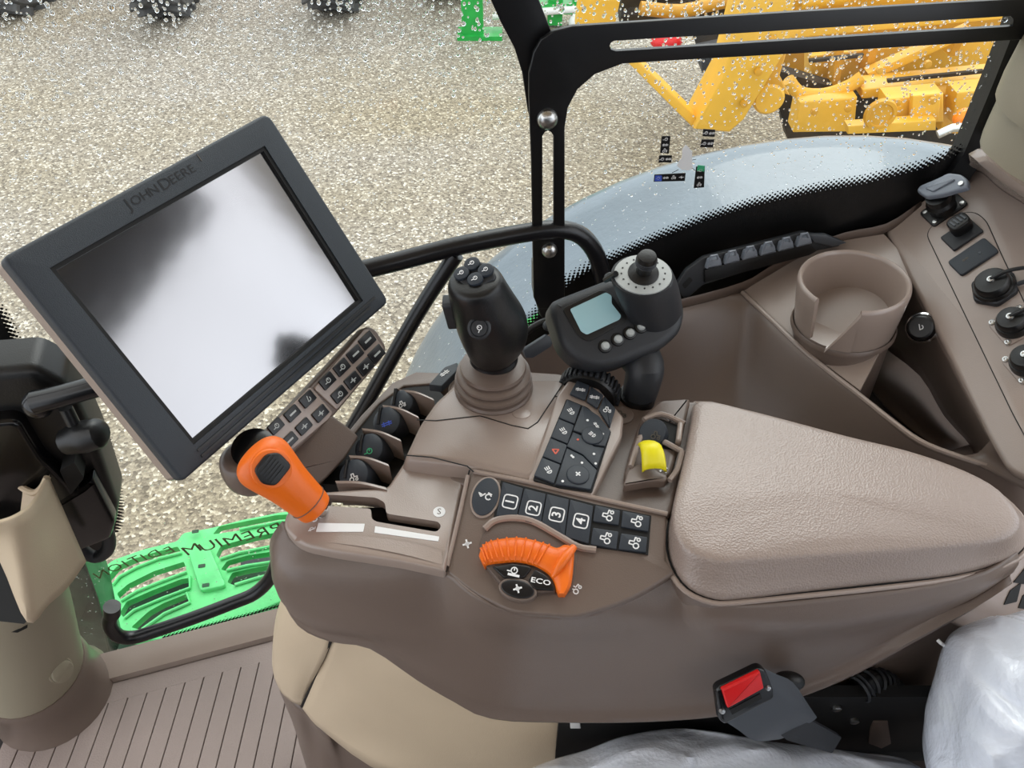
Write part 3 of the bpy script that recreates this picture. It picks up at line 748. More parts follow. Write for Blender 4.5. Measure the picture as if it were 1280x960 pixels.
# handrail in front of the glass
t = thing('handrail', 'black tubular guard rail running across the side window down to the sill', 'rail', G(560, 320))
mk = lambda l, off=.03: [G(a, b, off) for a, b in l]
tube('top_rail', mk([(360, 362), (440, 341), (500, 326), (570, 308), (640, 294), (690, 287), (722, 292), (742, 312), (752, 340), (756, 365)]), .0113, 'tube_black', t, smooth_n=4)
tube('lower_rail', mk([(570, 318), (520, 395), (446, 525), (395, 610), (352, 690), (338, 722), (318, 742), (290, 754), (240, 773), (190, 790), (165, 797), (147, 794), (137, 780), (140, 765)], .032), [.0100, .0100, .0105, .0108, .0112] + [.0112] * 9, 'tube_black', t, smooth_n=4)
c = mk([(140, 768), (140, 758)], .032); tube('rail_collar', c, .013, 'tube_black', t)

# =====================================================================
# FIXED SIDE CONSOLE behind the armrest
# =====================================================================
sc = thing('side_console', 'taupe moulded side console under the window with storage tray and cup holder', 'console', (.4, .7, 0))
top = Pz([(600, 452, .58), (655, 436, .60), (705, 412, .612), (770, 402, .622), (850, 384, .630), (928, 366, .634)])
lip = Pz([(928, 366, .634), (962, 398, .634), (1003, 437, .632), (1040, 468, .630), (1075, 495, .628), (1110, 523, .626), (1150, 552, .624), (1200, 572, .622), (1290, 600, .622)])
row0 = top + lip[1:]
bot = Pz([(540, 560, .42), (600, 560, .42), (660, 560, .44), (740, 560, .46), (830, 560, .48), (900, 570, .50), (930, 575, .50), (970, 585, .51), (1010, 595, .515), (1050, 605, .52), (1090, 615, .525), (1140, 625, .53), (1210, 645, .54), (1310, 690, .54)])
mid = []
for f, dz in ((.12, .002), (.4, -.025), (.7, -.03)):
    mid.append([a.lerp(b, f) + Vector((0, 0, dz)) for a, b in zip(row0, bot)])
back = [p + Vector((0, .03, .004)) for p in row0[:6]] + [p + Vector((.012, .012, .0)) for p in row0[6:]]
patch('slope_shell', [row0] + mid + [bot], 3, 5, 'taupe', sc)
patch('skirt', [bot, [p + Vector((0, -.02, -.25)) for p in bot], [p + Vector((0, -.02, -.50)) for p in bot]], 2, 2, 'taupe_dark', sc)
bm = BM(); tube_pts(bm, cr1([p + Vector((0, .001, .0)) for p in lip], 4), .0032, 8); obj('tray_lip', bm, 'taupe_light', sc)
# flat shelf round the cup holder
shelf = frame3(P(929, 362, z=.635), P(1105, 292, z=.703), P(1075, 488, z=.629))
plate('shelf', shelf, [(929, 362), (960, 342), (1005, 318), (1055, 300), (1105, 292), (1140, 330), (1120, 400), (1075, 488), (1040, 462), (1003, 433), (965, 398)], -.004, .0, 'taupe_light', sc, b=.001)
e_ = Pz([(760, 402, .615), (850, 384, .629), (926, 363, .634), (960, 344, .648), (1005, 319, .668), (1055, 301, .686), (1106, 290, .703), (1150, 262, .73)])
patch('shelf_back', [e_, [p + Vector((0, .004, -.006)) for p in e_], [p + Vector((0, .006, -.20)) for p in e_]], 3, 2, 'taupe', sc)
# recess: floor and walls
rf = Pz([(1080, 475, .52), (1105, 440, .525), (1150, 425, .53), (1180, 450, .53)]); rf2 = Pz([(1120, 520, .52), (1150, 490, .52), (1180, 480, .52), (1205, 500, .52)]); rf3 = Pz([(1180, 565, .525), (1195, 560, .52), (1212, 555, .52), (1232, 552, .525)])
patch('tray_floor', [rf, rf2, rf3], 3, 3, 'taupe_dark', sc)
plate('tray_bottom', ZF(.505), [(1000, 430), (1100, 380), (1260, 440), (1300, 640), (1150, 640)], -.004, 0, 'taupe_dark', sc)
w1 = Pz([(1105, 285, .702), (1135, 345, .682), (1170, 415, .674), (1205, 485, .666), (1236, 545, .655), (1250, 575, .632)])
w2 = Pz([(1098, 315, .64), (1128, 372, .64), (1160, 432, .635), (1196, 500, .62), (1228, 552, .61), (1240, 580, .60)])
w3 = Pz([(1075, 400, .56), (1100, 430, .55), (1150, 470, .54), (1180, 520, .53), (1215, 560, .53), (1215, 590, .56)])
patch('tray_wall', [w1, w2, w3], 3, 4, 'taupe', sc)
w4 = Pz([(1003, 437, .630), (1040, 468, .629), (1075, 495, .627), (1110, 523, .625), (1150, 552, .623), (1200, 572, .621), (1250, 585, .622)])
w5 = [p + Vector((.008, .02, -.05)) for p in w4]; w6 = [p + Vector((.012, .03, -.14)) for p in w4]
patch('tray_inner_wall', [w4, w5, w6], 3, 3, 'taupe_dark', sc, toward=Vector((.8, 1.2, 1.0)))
patch('rear_deck', [Pz([(1200, 570, .622), (1222, 566, .626), (1236, 552, .648), (1246, 540, .662)]), Pz([(1240, 590, .622), (1262, 588, .63), (1275, 575, .65), (1285, 565, .665)]), Pz([(1330, 640, .62), (1340, 630, .63), (1350, 610, .65), (1360, 600, .665)])], 3, 3, 'taupe', sc)
# socket panel
pa, pb, pc = P(1105, 285, z=.704), P(1240, 548, z=.660), P(1212, 222, z=.775)
SP = frame3(pa, pb, pc); SP = Frame(SP.o, (1, 0, .2), SP.n)
plate('socket_panel', SP, [(1104, 284), (1152, 250), (1205, 212), (1225, 205), (1300, 262), (1400, 400), (1400, 640), (1260, 590), (1236, 548), (1170, 415)], -.012, 0, 'taupe_light', sc, b=.006, r=.012)
pl = [(1158, 292), (1172, 276), (1215, 264), (1232, 275), (1252, 320), (1300, 420), (1340, 500), (1290, 560), (1268, 520), (1210, 400)]
uvp = rounded([SP.px(*p) for p in pl], .012, 4)
bm = BM(); add_plate(bm, SP, inset(uvp, -.001), .0001, .0006); bmesh.ops.recalc_face_normals(bm, faces=bm.faces); obj('panel_joint', bm, 'dark', sc, smooth=False)
bm = BM(); add_plate(bm, SP, uvp, 0, .0012, .0004); bmesh.ops.recalc_face_normals(bm, faces=bm.faces); obj('panel_insert', bm, 'taupe_light', sc)
la = [SP.w(*SP.px(*q)) for q in ((1206, 214), (1226, 216), (1252, 238), (1290, 262), (1340, 300))]
lb = Pz([(1222, 186, .84), (1236, 200, .845), (1258, 218, .845), (1290, 240, .845), (1350, 275, .845)])
patch('corner_ledge', [la, [a.lerp(b, .5) + Vector((.004, .006, -.006)) for a, b in zip(la, lb)], lb, [p + Vector((.12, .03, .004)) for p in lb]], 4, 3, 'taupe_light', sc)
wbox('rear_shelf', (.62, .30, .52), (.80, .86, .56), 'taupe', sc)
# cup holder: ring wall with a slot at the front left
cc = P(1068, 350, z=.718); CF = Frame(cc, (1, 0, 0), (-.08, .03, 1)); R1 = .0640
def cupwall(name, r_out, r_in, h_top, h_bot_fn, a_list, m):
    bm = BM(); rows_ = []
    for a in a_list:
        c_, s_ = math.cos(a), math.sin(a); hb = h_bot_fn(a); k = 1 - .06 * 0
        prof = [(r_out * .92, hb), (r_out * .975, lerp(hb, h_top, .6)), (r_out, h_top - .004), (r_out * .985, h_top), ((r_out + r_in) / 2, h_top + .0015), (r_in * 1.02, h_top), (r_in, h_top - .004), (r_in * .94, hb)]
        rows_.append([CF.w(r * c_, r * s_, h) for r, h in prof])
    grid(bm, rows_, closed_u=True); n0 = len(rows_[0])
    bm.verts.ensure_lookup_table(); bm.faces.new(bm.verts[:n0]); bm.faces.new(bm.verts[-n0:][::-1])
    bmesh.ops.recalc_face_normals(bm, faces=bm.faces); return obj(name, bm, m, cup, angle=60)
cup = sc
A0 = math.radians(-90 - 0); # slot between about 222 and 268 degrees
al = [math.radians(260 + (212 + 360 - 260) * i / 60) for i in range(61)]
cupwall('cup_holder', R1, R1 - .0065, 0, lambda a: -.060, al, 'taupe_light')
al2 = [math.radians(222 + 46 * i / 14) for i in range(15)]
bm = BM()
# sloping filler at the right edge of the slot
uvs_ = []
rows_ = []
for i in range(9):
    a = math.radians(260 - 26 * i / 8); htop = -.003 - .06 * (i / 8); 
    rows_.append([CF.w(r * math.cos(a), r * math.sin(a), h) for r, h in ((R1 * .97, -.060), (R1, htop - .003), (R1 - .003, htop), (R1 - .0065, htop - .003), (R1 * .97 - .0065, -.060))])
grid(bm, rows_, closed_u=True); bmesh.ops.recalc_face_normals(bm, faces=bm.faces); obj('cup_holder_wall', bm, 'taupe_light', sc)
lathe('cup_holder_base', CF, 0, 0, [(R1 * .94, -.062), (R1 * .97, -.065), (R1 * .97, -.069), (R1 * .91, -.072), (R1 * .84, -.19), (0, -.195), (0, -.18), (R1 * .8, -.178), (R1 * .82, -.07)], 'taupe', sc, n=40)
lathe('cup_holder_floor', CF, 0, 0, [(0, -.072), (R1 * .9, -.072), (R1 * .92, -.060)], 'taupe_light', sc, n=32)
# small round lighter socket
LF = Frame(P(1153, 410, z=.668), (1, .25, .4), (-.6, -.55, .58))
t = thing('lighter_socket', 'round black lighter socket with a chrome ring beside the cup holder', 'socket', LF.o)
lathe('chrome_ring', LF, 0, 0, [(.0185, -.004), (.0185, .003), (.0165, .005), (.0155, .003), (.0155, -.004)], 'chrome', t)
lathe('socket_cap', LF, 0, 0, [(.0158, -.02), (.0158, .006), (.014, .012), (.012, .0135), (0, .0135)], 'black', t)
icon('symbol', LF, 0, 0, .006, 'wiper', 'white', t, h=.0138)

def hexn(cx, cy, r, n=6, a=0): return [(cx + r * math.cos(a + 6.283 * k / n), cy + r * math.sin(a + 6.283 * k / n)) for k in range(n)]
# latch-topped socket
u, v = SP.px(1180, 262)
t = thing('latched_socket', 'black square-flanged socket with a grey hinged latch lid at the console corner', 'socket', SP.w(u, v))
SR = math.radians(14)
bm = BM(); add_box(bm, SP, u, v, .046, .032, 0, .004, SR, r=.004, b=.001); obj('flange', bm, 'black', t)
for dx, dy in ((-.018, -.011), (.018, -.011), (-.018, .011), (.018, .011)):
    lathe('screw', SP, u + dx * math.cos(SR) - dy * math.sin(SR), v + dx * math.sin(SR) + dy * math.cos(SR), [(.0032, .004), (.0028, .0055), (0, .006)], 'steel', t, n=10)
lathe('neck', SP, u, v, [(.016, .003), (.0155, .012), (.017, .016), (.014, .020), (.014, .03), (0, .031)], 'black', t)
LD = Frame(SP.w(u, v, .034), SP.x, SP.n + SP.x * -.15)
plate('latch_lid', LD, [(1148, 242), (1152, 235), (1172, 227), (1188, 219), (1204, 221), (1213, 228), (1213, 238), (1200, 241), (1180, 247), (1160, 250)], 0, .007, 'grey_clip', t, b=.003, r=.004)
plate('latch_ridge', LD, [(1160, 240), (1190, 226), (1198, 229), (1170, 244)], .007, .0095, 'grey_clip', t, b=.001, r=.002)
lathe('latch_hinge', LD, *LD.px(1205, 234), [(.003, .006), (.003, .010), (0, .010)], 'steel', t, n=10)
# four-pin connector
u, v = SP.px(1203, 295)
t = thing('connector_socket', 'black connector with four slots standing on a square plate', 'socket', SP.w(u, v))
bm = BM(); add_box(bm, SP, u, v, .038, .028, .001, .005, SR, r=.002, b=.001); obj('base_plate', bm, 'black_soft', t)
u2, v2 = SP.px(1203, 288)
bm = BM(); add_plate(bm, SP, rounded(rect(u2, v2, .024, .020, SR), .008, 4), .005, .021, .002); bmesh.ops.recalc_face_normals(bm, faces=bm.faces); obj('connector_body', bm, 'black', t)
for k in range(4):
    dx = (k - 1.5) * .0045; bm = BM(); add_box(bm, SP, u2 + dx * math.cos(SR), v2 + dx * math.sin(SR), .0022, .009, .0205, .0222, SR + .1); obj('pin_slot', bm, 'grey_plastic', t, smooth=False)
# blank plate
u, v = SP.px(1217, 323)
t = thing('cover_plate', 'flat dark rectangular cover plate between the connector and the capped socket', 'cover', SP.w(u, v))
bm = BM(); add_box(bm, SP, u, v, .047, .028, .001, .005, SR, r=.004, b=.0012); obj('plate', bm, 'bezel', t)
icon('symbol', SP, u - .008, v, .004, 'wide', 'icon_dim', t, rot=SR, h=.0051)
lathe('rivet', SP, u + .008, v, [(.002, .005), (.0015, .006), (0, .0062)], 'grey_plastic', t, n=8)
def capsocket(px, py, r, label, hexnut, tether):
    u, v = SP.px(px, py); t = thing('capped_socket', label, 'socket', SP.w(u, v))
    if hexnut:
        bm = BM(); add_plate(bm, SP, rounded(hexn(u, v, r * 1.18, 6, .3), .004, 3), .001, .008, .002); bmesh.ops.recalc_face_normals(bm, faces=bm.faces); obj('hex_nut', bm, 'black_soft', t)
    else:
        bm = BM(); add_plate(bm, SP, rounded(rect(u, v, r * 2.2, r * 2.2, .2), .006, 3), .001, .003, .001); bmesh.ops.recalc_face_normals(bm, faces=bm.faces); obj('flange', bm, 'taupe_light', t)
        for a in (.95, 2.5, 4.1, 5.6):
            lathe('screw', SP, u + r * 1.25 * math.cos(a), v + r * 1.25 * math.sin(a), [(.0035, .001), (.0032, .005), (.0018, .0055), (0, .004)], 'steel', t, n=10)
    lathe('cap_ring', SP, u, v, [(r, .002), (r, .008), (r * .93, .012), (r * .8, .012)], 'black', t)
    lathe('cap', SP, u, v, [(r * .86, .010), (r * .84, .018), (r * .74, .021), (r * .3, .0212), (.004, .022), (0, .022)], 'black', t)
    lathe('cap_rivet', SP, u, v, [(.0042, .0215), (.0036, .024), (.002, .0245), (0, .0235)], 'steel', t, n=14)
    if tether:
        pts = [SP.w(u, v, .0235), SP.w(u + .02, v + tether * .2, .026), SP.w(u + .045, v + tether, .020), SP.w(u + .07, v + tether * 1.6, .012)]
        tube('tether', pts, .0022, 'black', t, n=8, smooth_n=4)
        pts = [SP.w(u + r, v - .008, .005), SP.w(u + r + .02, v - .012, .008), SP.w(u + .07, v + tether * 1.6 - .01, .01)]
        tube('tether_strap', pts, .0026, 'black_soft', t, n=8, smooth_n=4)
capsocket(1244, 362, .0215, 'black capped socket on a hexagon nut with a rubber tether', True, -.006)
capsocket(1268, 408, .0175, 'round black capped socket with silver screws, below the hexagon nut socket', False, -.01)
capsocket(1286, 455, .0175, 'black capped socket cut by the right edge, lowest on the socket panel', False, 0)

# black clip rail under the window
t = thing('clip_rail', 'dark mounting rail with six grey hinged clips along the window sill', 'rail', P(950, 340, z=.66))
RFm = frame3(P(850, 345, y=.832), P(1040, 296, y=.868), P(850, 325, y=.838))
plate('rail_base', RFm, [(846, 356), (858, 338), (880, 322), (1005, 290), (1052, 300), (1050, 308), (1020, 314), (880, 356), (858, 374), (850, 368)], -.008, 0, 'black_soft', t, b=.002, r=.003)
plate('rail_face', RFm, [(880, 336), (1008, 302), (1020, 312), (1010, 318), (880, 352)], -.002, .004, 'black', t, b=.001)
plate('rail_slot', RFm, [(852, 356), (862, 346), (866, 350), (856, 361)], 0, .0006, 'dark', t, r=.002)
for i in range(6):
    f = i / 5; cx, cy = 890 + 112 * f, 326 - 27 * f
    bm = BM(); u, v = RFm.px(cx, cy); add_plate(bm, RFm, rounded([RFm.px(cx - 10, cy + 8), RFm.px(cx + 10, cy + 3), RFm.px(cx + 8, cy - 6), RFm.px(cx - 6, cy - 4)], .002, 3), 0, .009, .002)
    bmesh.ops.recalc_face_normals(bm, faces=bm.faces); c_ = obj('clip', bm, 'grey_clip', t)
    q = [RFm.w(*RFm.px(cx + a, cy + b), .009) for a, b in ((-6, -2), (-4, -9), (3, -10), (5, -5))]
    bm = BM(); tube_pts(bm, q, .0019, 6); obj('clip_loop', bm, 'grey_clip', c_)
plate('rail_tail', RFm, [(1008, 291), (1030, 291), (1056, 302), (1040, 307), (1015, 302)], 0, .006, 'grey_plastic', t, b=.002)

# cables and connector beside the joystick
t = thing('cable_connector', 'grey flat connector and black cables between joystick and bracket foot', 'cable', P(670, 425, z=.61))
CFr = frame3(P(655, 440, z=.612), P(695, 418, z=.620), P(660, 425, z=.625))
plate('connector_plate', CFr, [(652, 436), (682, 417), (690, 424), (686, 432), (664, 446), (655, 446)], 0, .006, 'grey_plastic', t, b=.001, r=.002)
tube('cable', Pz([(640, 432, .62), (662, 412, .635), (680, 402, .645), (700, 396, .65), (720, 385, .65)]), .0045, 'black', t, smooth_n=4)
tube('cable', Pz([(745, 376, .68), (765, 352, .70), (790, 340, .70), (815, 330, .70)]), .0028, 'black', t, smooth_n=4)
bm = BM(); sphere_bm(bm, P(685, 407, z=.645), .007); obj('cable_joint', bm, 'black_soft', t)

# =====================================================================
# ARMREST CONSOLE
# =====================================================================
ar = thing('armrest_console', 'taupe armrest console carrying keypads, levers and a padded lid', 'console', (.1, .45, .5))
# long near side wall
r0 = Pz([(356, 652, .688), (375, 676, .690), (420, 684, .690), (500, 696, .690), (556, 710, .690), (590, 738, .688), (640, 762, .68), (720, 768, .68), (790, 745, .684), (845, 712, .690), (868, 738, .690), (905, 752, .690), (960, 752, .690), (1060, 742, .690), (1160, 730, .692), (1230, 712, .696), (1268, 688, .70)])
r1 = Pz([(343, 672, .67), (352, 712, .672), (400, 728, .668), (480, 738, .665), (550, 742, .664), (590, 762, .665), (640, 780, .66), (720, 782, .66), (800, 772, .662), (850, 762, .664), (880, 778, .665), (920, 782, .665), (980, 780, .665), (1070, 772, .665), (1165, 752, .672), (1232, 728, .68), (1270, 700, .69)])
r2 = Pz([(341, 690, .645), (350, 738, .63), (395, 765, .625), (470, 785, .62), (545, 792, .62), (590, 800, .62), (640, 808, .618), (720, 812, .615), (800, 812, .615), (860, 815, .615), (900, 815, .615), (950, 812, .615), (1000, 805, .615), (1075, 790, .622), (1150, 768, .64), (1222, 738, .66), (1266, 708, .68)])
r3 = Pz([(346, 712, .60), (362, 758, .59), (400, 785, .585), (465, 797, .585), (520, 830, .565), (565, 855, .55), (605, 872, .54), (690, 878, .535), (780, 878, .535), (850, 874, .54), (905, 868, .545), (960, 856, .555), (1010, 842, .565), (1070, 818, .585), (1130, 786, .61), (1212, 746, .645), (1262, 714, .67)])
r4 = Pz([(356, 738, .57), (385, 778, .57), (425, 792, .57), (466, 800, .57), (530, 842, .545), (575, 868, .53), (620, 889, .52), (700, 893, .515), (780, 893, .515), (850, 890, .52), (905, 884, .525), (960, 872, .535), (1012, 856, .55), (1072, 830, .57), (1130, 797, .60), (1210, 752, .64), (1258, 720, .665)])
r5 = [p + Vector((0, .10, -.01)) for p in r4]
bshell = patch('body_shell', [r0, r1, r2, r3, r4, r5], 3, 5, 'taupe', ar, thick=.003)
for l in ([(462, 789), (560, 787), (680, 785), (800, 783), (900, 784), (1000, 780), (1100, 768)], [(470, 796), (540, 797), (640, 800), (710, 806), (780, 822), (850, 850)], [(560, 715), (600, 745), (640, 768)], [(930, 830), (990, 812), (1050, 800), (1090, 790)]):
    l = [(lerp(a[0], b[0], i / 6), lerp(a[1], b[1], i / 6)) for a, b in zip(l, l[1:]) for i in range(6)]
    q = [hit(bshell, *p) for p in l]
    q = [p for p in q if p]
    if len(q) > 1: tube('body_crease', q, .0008, 'taupe', ar, n=6)
# nose top and rear closing faces
nose = [P(350, 650, z=.69), P(362, 625, z=.68), P(395, 600, z=.66), P(420, 590, z=.62), P(400, 640, z=.58)]
# top deck of the front pod (lever slots cut through)
A_, B_, C_ = P(400, 640, z=.704), P(575, 600, z=.704), P(560, 700, z=.700)
TF = frame3(A_, B_, C_); TF = Frame(TF.o, (1, 0, 0), TF.n)
sl = [(405, 622), (410, 618), (470, 622), (481, 628), (483, 642), (548, 652), (552, 658), (546, 665), (470, 652), (464, 648), (464, 636), (405, 632)]
deck = [(352, 655), (362, 632), (385, 615), (484, 608), (510, 569), (584, 586), (572, 640), (556, 714), (500, 702), (420, 690), (372, 680)]
plate('lever_deck', TF, deck, -.012, 0, 'taupe_light', ar, b=.004, r=[.012, .015, .01, .004, .003, .003, 0, .003, 0, .005, .015], holes=[rounded([TF.px(*p) for p in sl], .003, 3)])
bm = BM(); add_plate(bm, TF, [TF.px(*p) for p in ((392, 612), (560, 612), (566, 676), (392, 660))], -.034, -.030); obj('slot_floor', bm, 'dark', ar, smooth=False)
for nm, pp in (('range_mark', [(398, 654), (456, 655), (454, 665), (395, 665)]), ('range_mark', [(469, 658), (549, 671), (548, 677), (468, 666)])):
    plate(nm, TF, pp, 0, .0005, 'white', ar, r=.0004)
F = TF
u, v = TF.px(549, 640)
bm = BM(); add_plate(bm, TF, circ(u, v, .0056), 0.0001, .0005); obj('speed_symbol', bm, 'white', ar, smooth=False)
text('speed_symbol_mark', 'S', TF, u, v, .009, 'taupe_dark', ar, h=.0006)
icon('turtle_symbol', TF, *TF.px(390, 662), .004, 'turtle', 'white', ar, rot=.5, h=.0002)
icon('rabbit_symbol', TF, *TF.px(395, 646), .007, 'tractor', 'white', ar, rot=.7, h=.0002)
patch('nose_ledge', [Pz([(374, 668, .7035), (430, 668, .7035), (500, 676, .703), (552, 688, .702)]), Pz([(368, 676, .702), (430, 680, .7025), (500, 692, .702), (553, 706, .70)])], 4, 3, 'taupe_light', ar, thick=0)
# main top housing (raised platform)
HF = frame3(P(530, 520, z=.722), P(700, 560, z=.722), P(690, 480, z=.722)); HF = Frame(HF.o, (1, 0, 0), HF.n)
hp = [(508, 570), (528, 528), (548, 500), (572, 478), (620, 470), (665, 474), (700, 474), (716, 485), (700, 520), (672, 586), (664, 596), (592, 578)]
ring_t = [HF.w(*q, -.003) for q in rounded([HF.px(*p) for p in hp], .006, 3)]
cen = sum(ring_t, Vector()) / len(ring_t)
rings = [[p + (p - cen).normalized() * .012 + Vector((0, 0, -.05)) for p in ring_t], [p + (p - cen).normalized() * .008 + Vector((0, 0, -.018)) for p in ring_t], [p + (p - cen).normalized() * .003 + Vector((0, 0, -.003)) for p in ring_t], ring_t, [p - (p - cen).normalized() * .004 + Vector((0, 0, .003)) for p in ring_t]]
loft('top_housing', rings, 'taupe_light', ar, n=1, nv=2)
# rear deck filling the space under joystick, keypad and paddles
DF = frame3(P(545, 500, z=.705), P(860, 520, z=.705), P(840, 640, z=.705)); DF = Frame(DF.o, (1, 0, 0), DF.n)
plate('rear_deck', DF, [(560, 480), (575, 466), (640, 462), (700, 466), (775, 490), (800, 512), (862, 500), (878, 502), (852, 590), (838, 644), (700, 640), (560, 600)], -.09, 0, 'taupe', ar, b=.004, r=.006)
# seams
def seam(pts, Fm, h, w=.0012, name='panel_seam', m='dark'):
    uv = [Fm.px(*p) for p in pts]; bm = BM()
    for a, b in zip(uv, uv[1:]): line(bm, Fm, a, b, w, h, .0004)
    obj(name, bm, m, ar, smooth=False)
HT = HF.up(.0)
seam([(505, 569), (540, 572), (584, 583), (592, 590)], HF, .0001)
seam([(521, 525), (545, 526), (600, 520), (640, 532), (660, 536), (672, 528), (705, 478)], HF, .0001, .001)
seam([(693, 495), (712, 500)], HF, .0001, .0008)
u, v = HF.px(652, 517); bm = BM(); add_plate(bm, HF, circ(u, v, .009, .007), 0, .0006, .0003); obj('moulded_emblem', bm, 'taupe_light', ar)

# number-key slope
KA, KB, KC = P(600, 600, z=.716), P(812, 645, z=.713), P(640, 740, z=.690)
KF = frame3(KA, KB, KC); KF = Frame(KF.o, KB - KA, KF.n); KR = 0
plate('key_slope', KF, [(587, 590), (600, 585), (720, 614), (834, 640), (832, 700), (845, 716), (790, 750), (720, 772), (640, 766), (592, 742), (557, 714), (573, 640)], -.03, 0, 'taupe', ar, b=.003, r=[.003, .003, 0, .006, 0, .004, .02, .01, .01, .01, .004, 0])
bm = BM()
seam([(587, 588), (573, 645), (557, 715)], KF, .0002, .0016)
bm = BM(); q = cr1([KF.w(*KF.px(*p), .001) for p in ((592, 590), (660, 603), (740, 622), (834, 643))], 4); tube_pts(bm, q, .0022, 8); obj('slope_rim', bm, 'taupe_light', ar)
bm = BM(); q = cr1([KF.w(*KF.px(*p), .001) for p in ((585, 595), (574, 645), (559, 708))], 4); tube_pts(bm, q, .002, 8); obj('slope_rim', bm, 'taupe_light', ar)
# oval key
u, v = KF.px(607, 622); du = .0135
OV = circ(u, v, .0118, .0185, 28)
bm = BM(); add_plate(bm, KF, circ(u, v, .0138, .0205, 28), 0, .0022, .001); obj('key_ring', bm, 'taupe_light', ar)
bm = BM(); add_plate(bm, KF, OV, .001, .0036, .001); ok_ = obj('oval_key', bm, 'key', ar)
icon('symbol', KF, u, v, .0075, 'auto', 'white', ok_, rot=-.1, h=.0037)
# numbered keys
def key(Fm, pts, h, m='key', r=.0012, name='key', b=.0007):
    return plate(name, Fm, pts, 0, h, m, ar, b=b, r=r)
tops = [(628, 604), (655, 612), (683, 619), (712, 626), (742, 634)]
bots = [(620, 646), (646, 650), (676, 659), (706, 672), (736, 681)]
kb = [(626, 601), (745, 631), (814, 645), (810, 694), (740, 684), (700, 672), (660, 653), (617, 647)]
plate('keypad_bed', KF, kb, .0, .0012, 'dark', ar)
for i in range(4):
    g_ = .6
    k_ = key(KF, [(tops[i][0] + g_, tops[i][1]), (tops[i + 1][0] - g_, tops[i + 1][1]), (bots[i + 1][0] - g_, bots[i + 1][1]), (bots[i][0] + g_, bots[i][1])], .0036)
    cx, cy = [(638, 629), (667, 637), (696, 645), (726, 653)][i]; u, v = KF.px(cx, cy)
    rr = rounded(rect(u, v, .0125, .0125, 0), .003, 3)
    bm = BM()
    for a, b in zip(rr, rr[1:] + rr[:1]): line(bm, KF, a, b, .0012, .0036)
    obj('key_outline', bm, 'white', k_, smooth=False)
    text('key_number', '1234'[i], KF, u, v, .0115, 'white', k_, h=.0037, rot=math.radians(90), bold=.02)
for i, q in enumerate(([(744, 633), (775, 640), (773, 658), (741, 653)], [(778, 640), (812, 647), (810, 666), (776, 660)], [(741, 661), (773, 666), (770, 688), (738, 682)], [(776, 668), (809, 673), (807, 692), (773, 688)])):
    k_ = key(KF, q, .0036); cx = sum(p[0] for p in q) / 4; cy = sum(p[1] for p in q) / 4
    icon('symbol', KF, *KF.px(cx + 2, cy), .007, 'tractor', 'white', k_, rot=1.5, h=.0037)
# dial recess with raised brow
bm = BM(); q = cr1([KF.w(*KF.px(*p), .0015) for p in ((606, 662), (618, 652), (640, 648), (665, 652), (695, 668), (722, 684), (745, 688))], 4); tube_pts(bm, q, .0032, 8); obj('dial_brow', bm, 'taupe_light', ar)
plate('dial_recess', KF, [(605, 662), (625, 652), (665, 655), (700, 672), (722, 690), (716, 742), (640, 748), (610, 715), (596, 690)], 0, .0008, 'taupe_dark', ar, r=.008, b=.0004)
icon('dial_symbol', KF, *KF.px(584, 680), .0065, 'fan', 'white', ar, h=.0003)
icon('dial_symbol', KF, *KF.px(720, 736), .006, 'tractor', 'white', ar, h=.0003, rot=1.2)
icon('dial_symbol', KF, *KF.px(633, 745), .004, 'dot', 'icon_dim', ar, h=.0003)
dt = thing('speed_dial', 'orange ribbed crescent thumb dial with black ECO buttons on the armrest', 'dial', KF.w(*KF.px(660, 710)))
cres = [(598, 690), (603, 680), (620, 673), (650, 671), (678, 677), (694, 684), (704, 681), (716, 683), (717, 692), (713, 706), (712, 728), (706, 740), (696, 742), (694, 728), (684, 716), (668, 706), (645, 702), (620, 703), (606, 708)]
KW = KF.up(.012)
co = cr1([Vector(KW.px(*p)).to_3d() for p in ((598, 693), (603, 680), (618, 673), (650, 670), (680, 677), (696, 683), (706, 679), (717, 684), (717, 704), (714, 728), (706, 742))], 3)
ci = cr1([Vector(KW.px(*p)).to_3d() for p in ((605, 707), (611, 704), (628, 702), (646, 701), (666, 705), (678, 711), (685, 716), (690, 722), (693, 728), (695, 735), (698, 742))], 3)
rows = []
for a, b in zip(co, ci):
    sec = [(0, -.013), (0, -.004), (.06, -.0012), (.2, .0006), (.5, .0012), (.8, .0004), (.95, -.0015), (1, -.004), (1, -.013)]
    rows.append([KW.w(lerp(a.x, b.x, f), lerp(a.y, b.y, f), h) for f, h in sec])
bm = BM(); V = grid(bm, rows); bm.faces.new(V[0]); bm.faces.new(V[-1][::-1]); bmesh.ops.recalc_face_normals(bm, faces=bm.faces); obj('dial_wheel', bm, 'orange', dt)
for i in range(11):
    k_ = 2 + i * 1.1; a, b = co[int(k_)].lerp(co[int(k_) + 1], k_ % 1), ci[int(k_)].lerp(ci[int(k_) + 1], k_ % 1)
    bm = BM(); tube_pts(bm, [KW.w(lerp(a.x, b.x, f), lerp(a.y, b.y, f), h) for f, h in ((0, -.003), (.15, .0010), (.5, .0016), (.82, .0008), (.97, -.003))], .0009, 8); obj('grip_rib', bm, 'orange', dt)
a, b = co[21], ci[21]
bm = BM(); tube_pts(bm, [KW.w(lerp(a.x, b.x, f), lerp(a.y, b.y, f), h) for f, h in ((-.02, -.001), (.3, .003), (.65, .003), (.95, -.002))], [.003, .0045, .004, .002], 12); obj('thumb_ridge', bm, 'orange', dt)
plate('button_base', KF, [(606, 708), (622, 703), (648, 703), (672, 709), (690, 724), (696, 742), (640, 746), (625, 732)], 0, .007, 'taupe_dark', dt, b=.001, r=.003)
KD = KF.up(.0095)
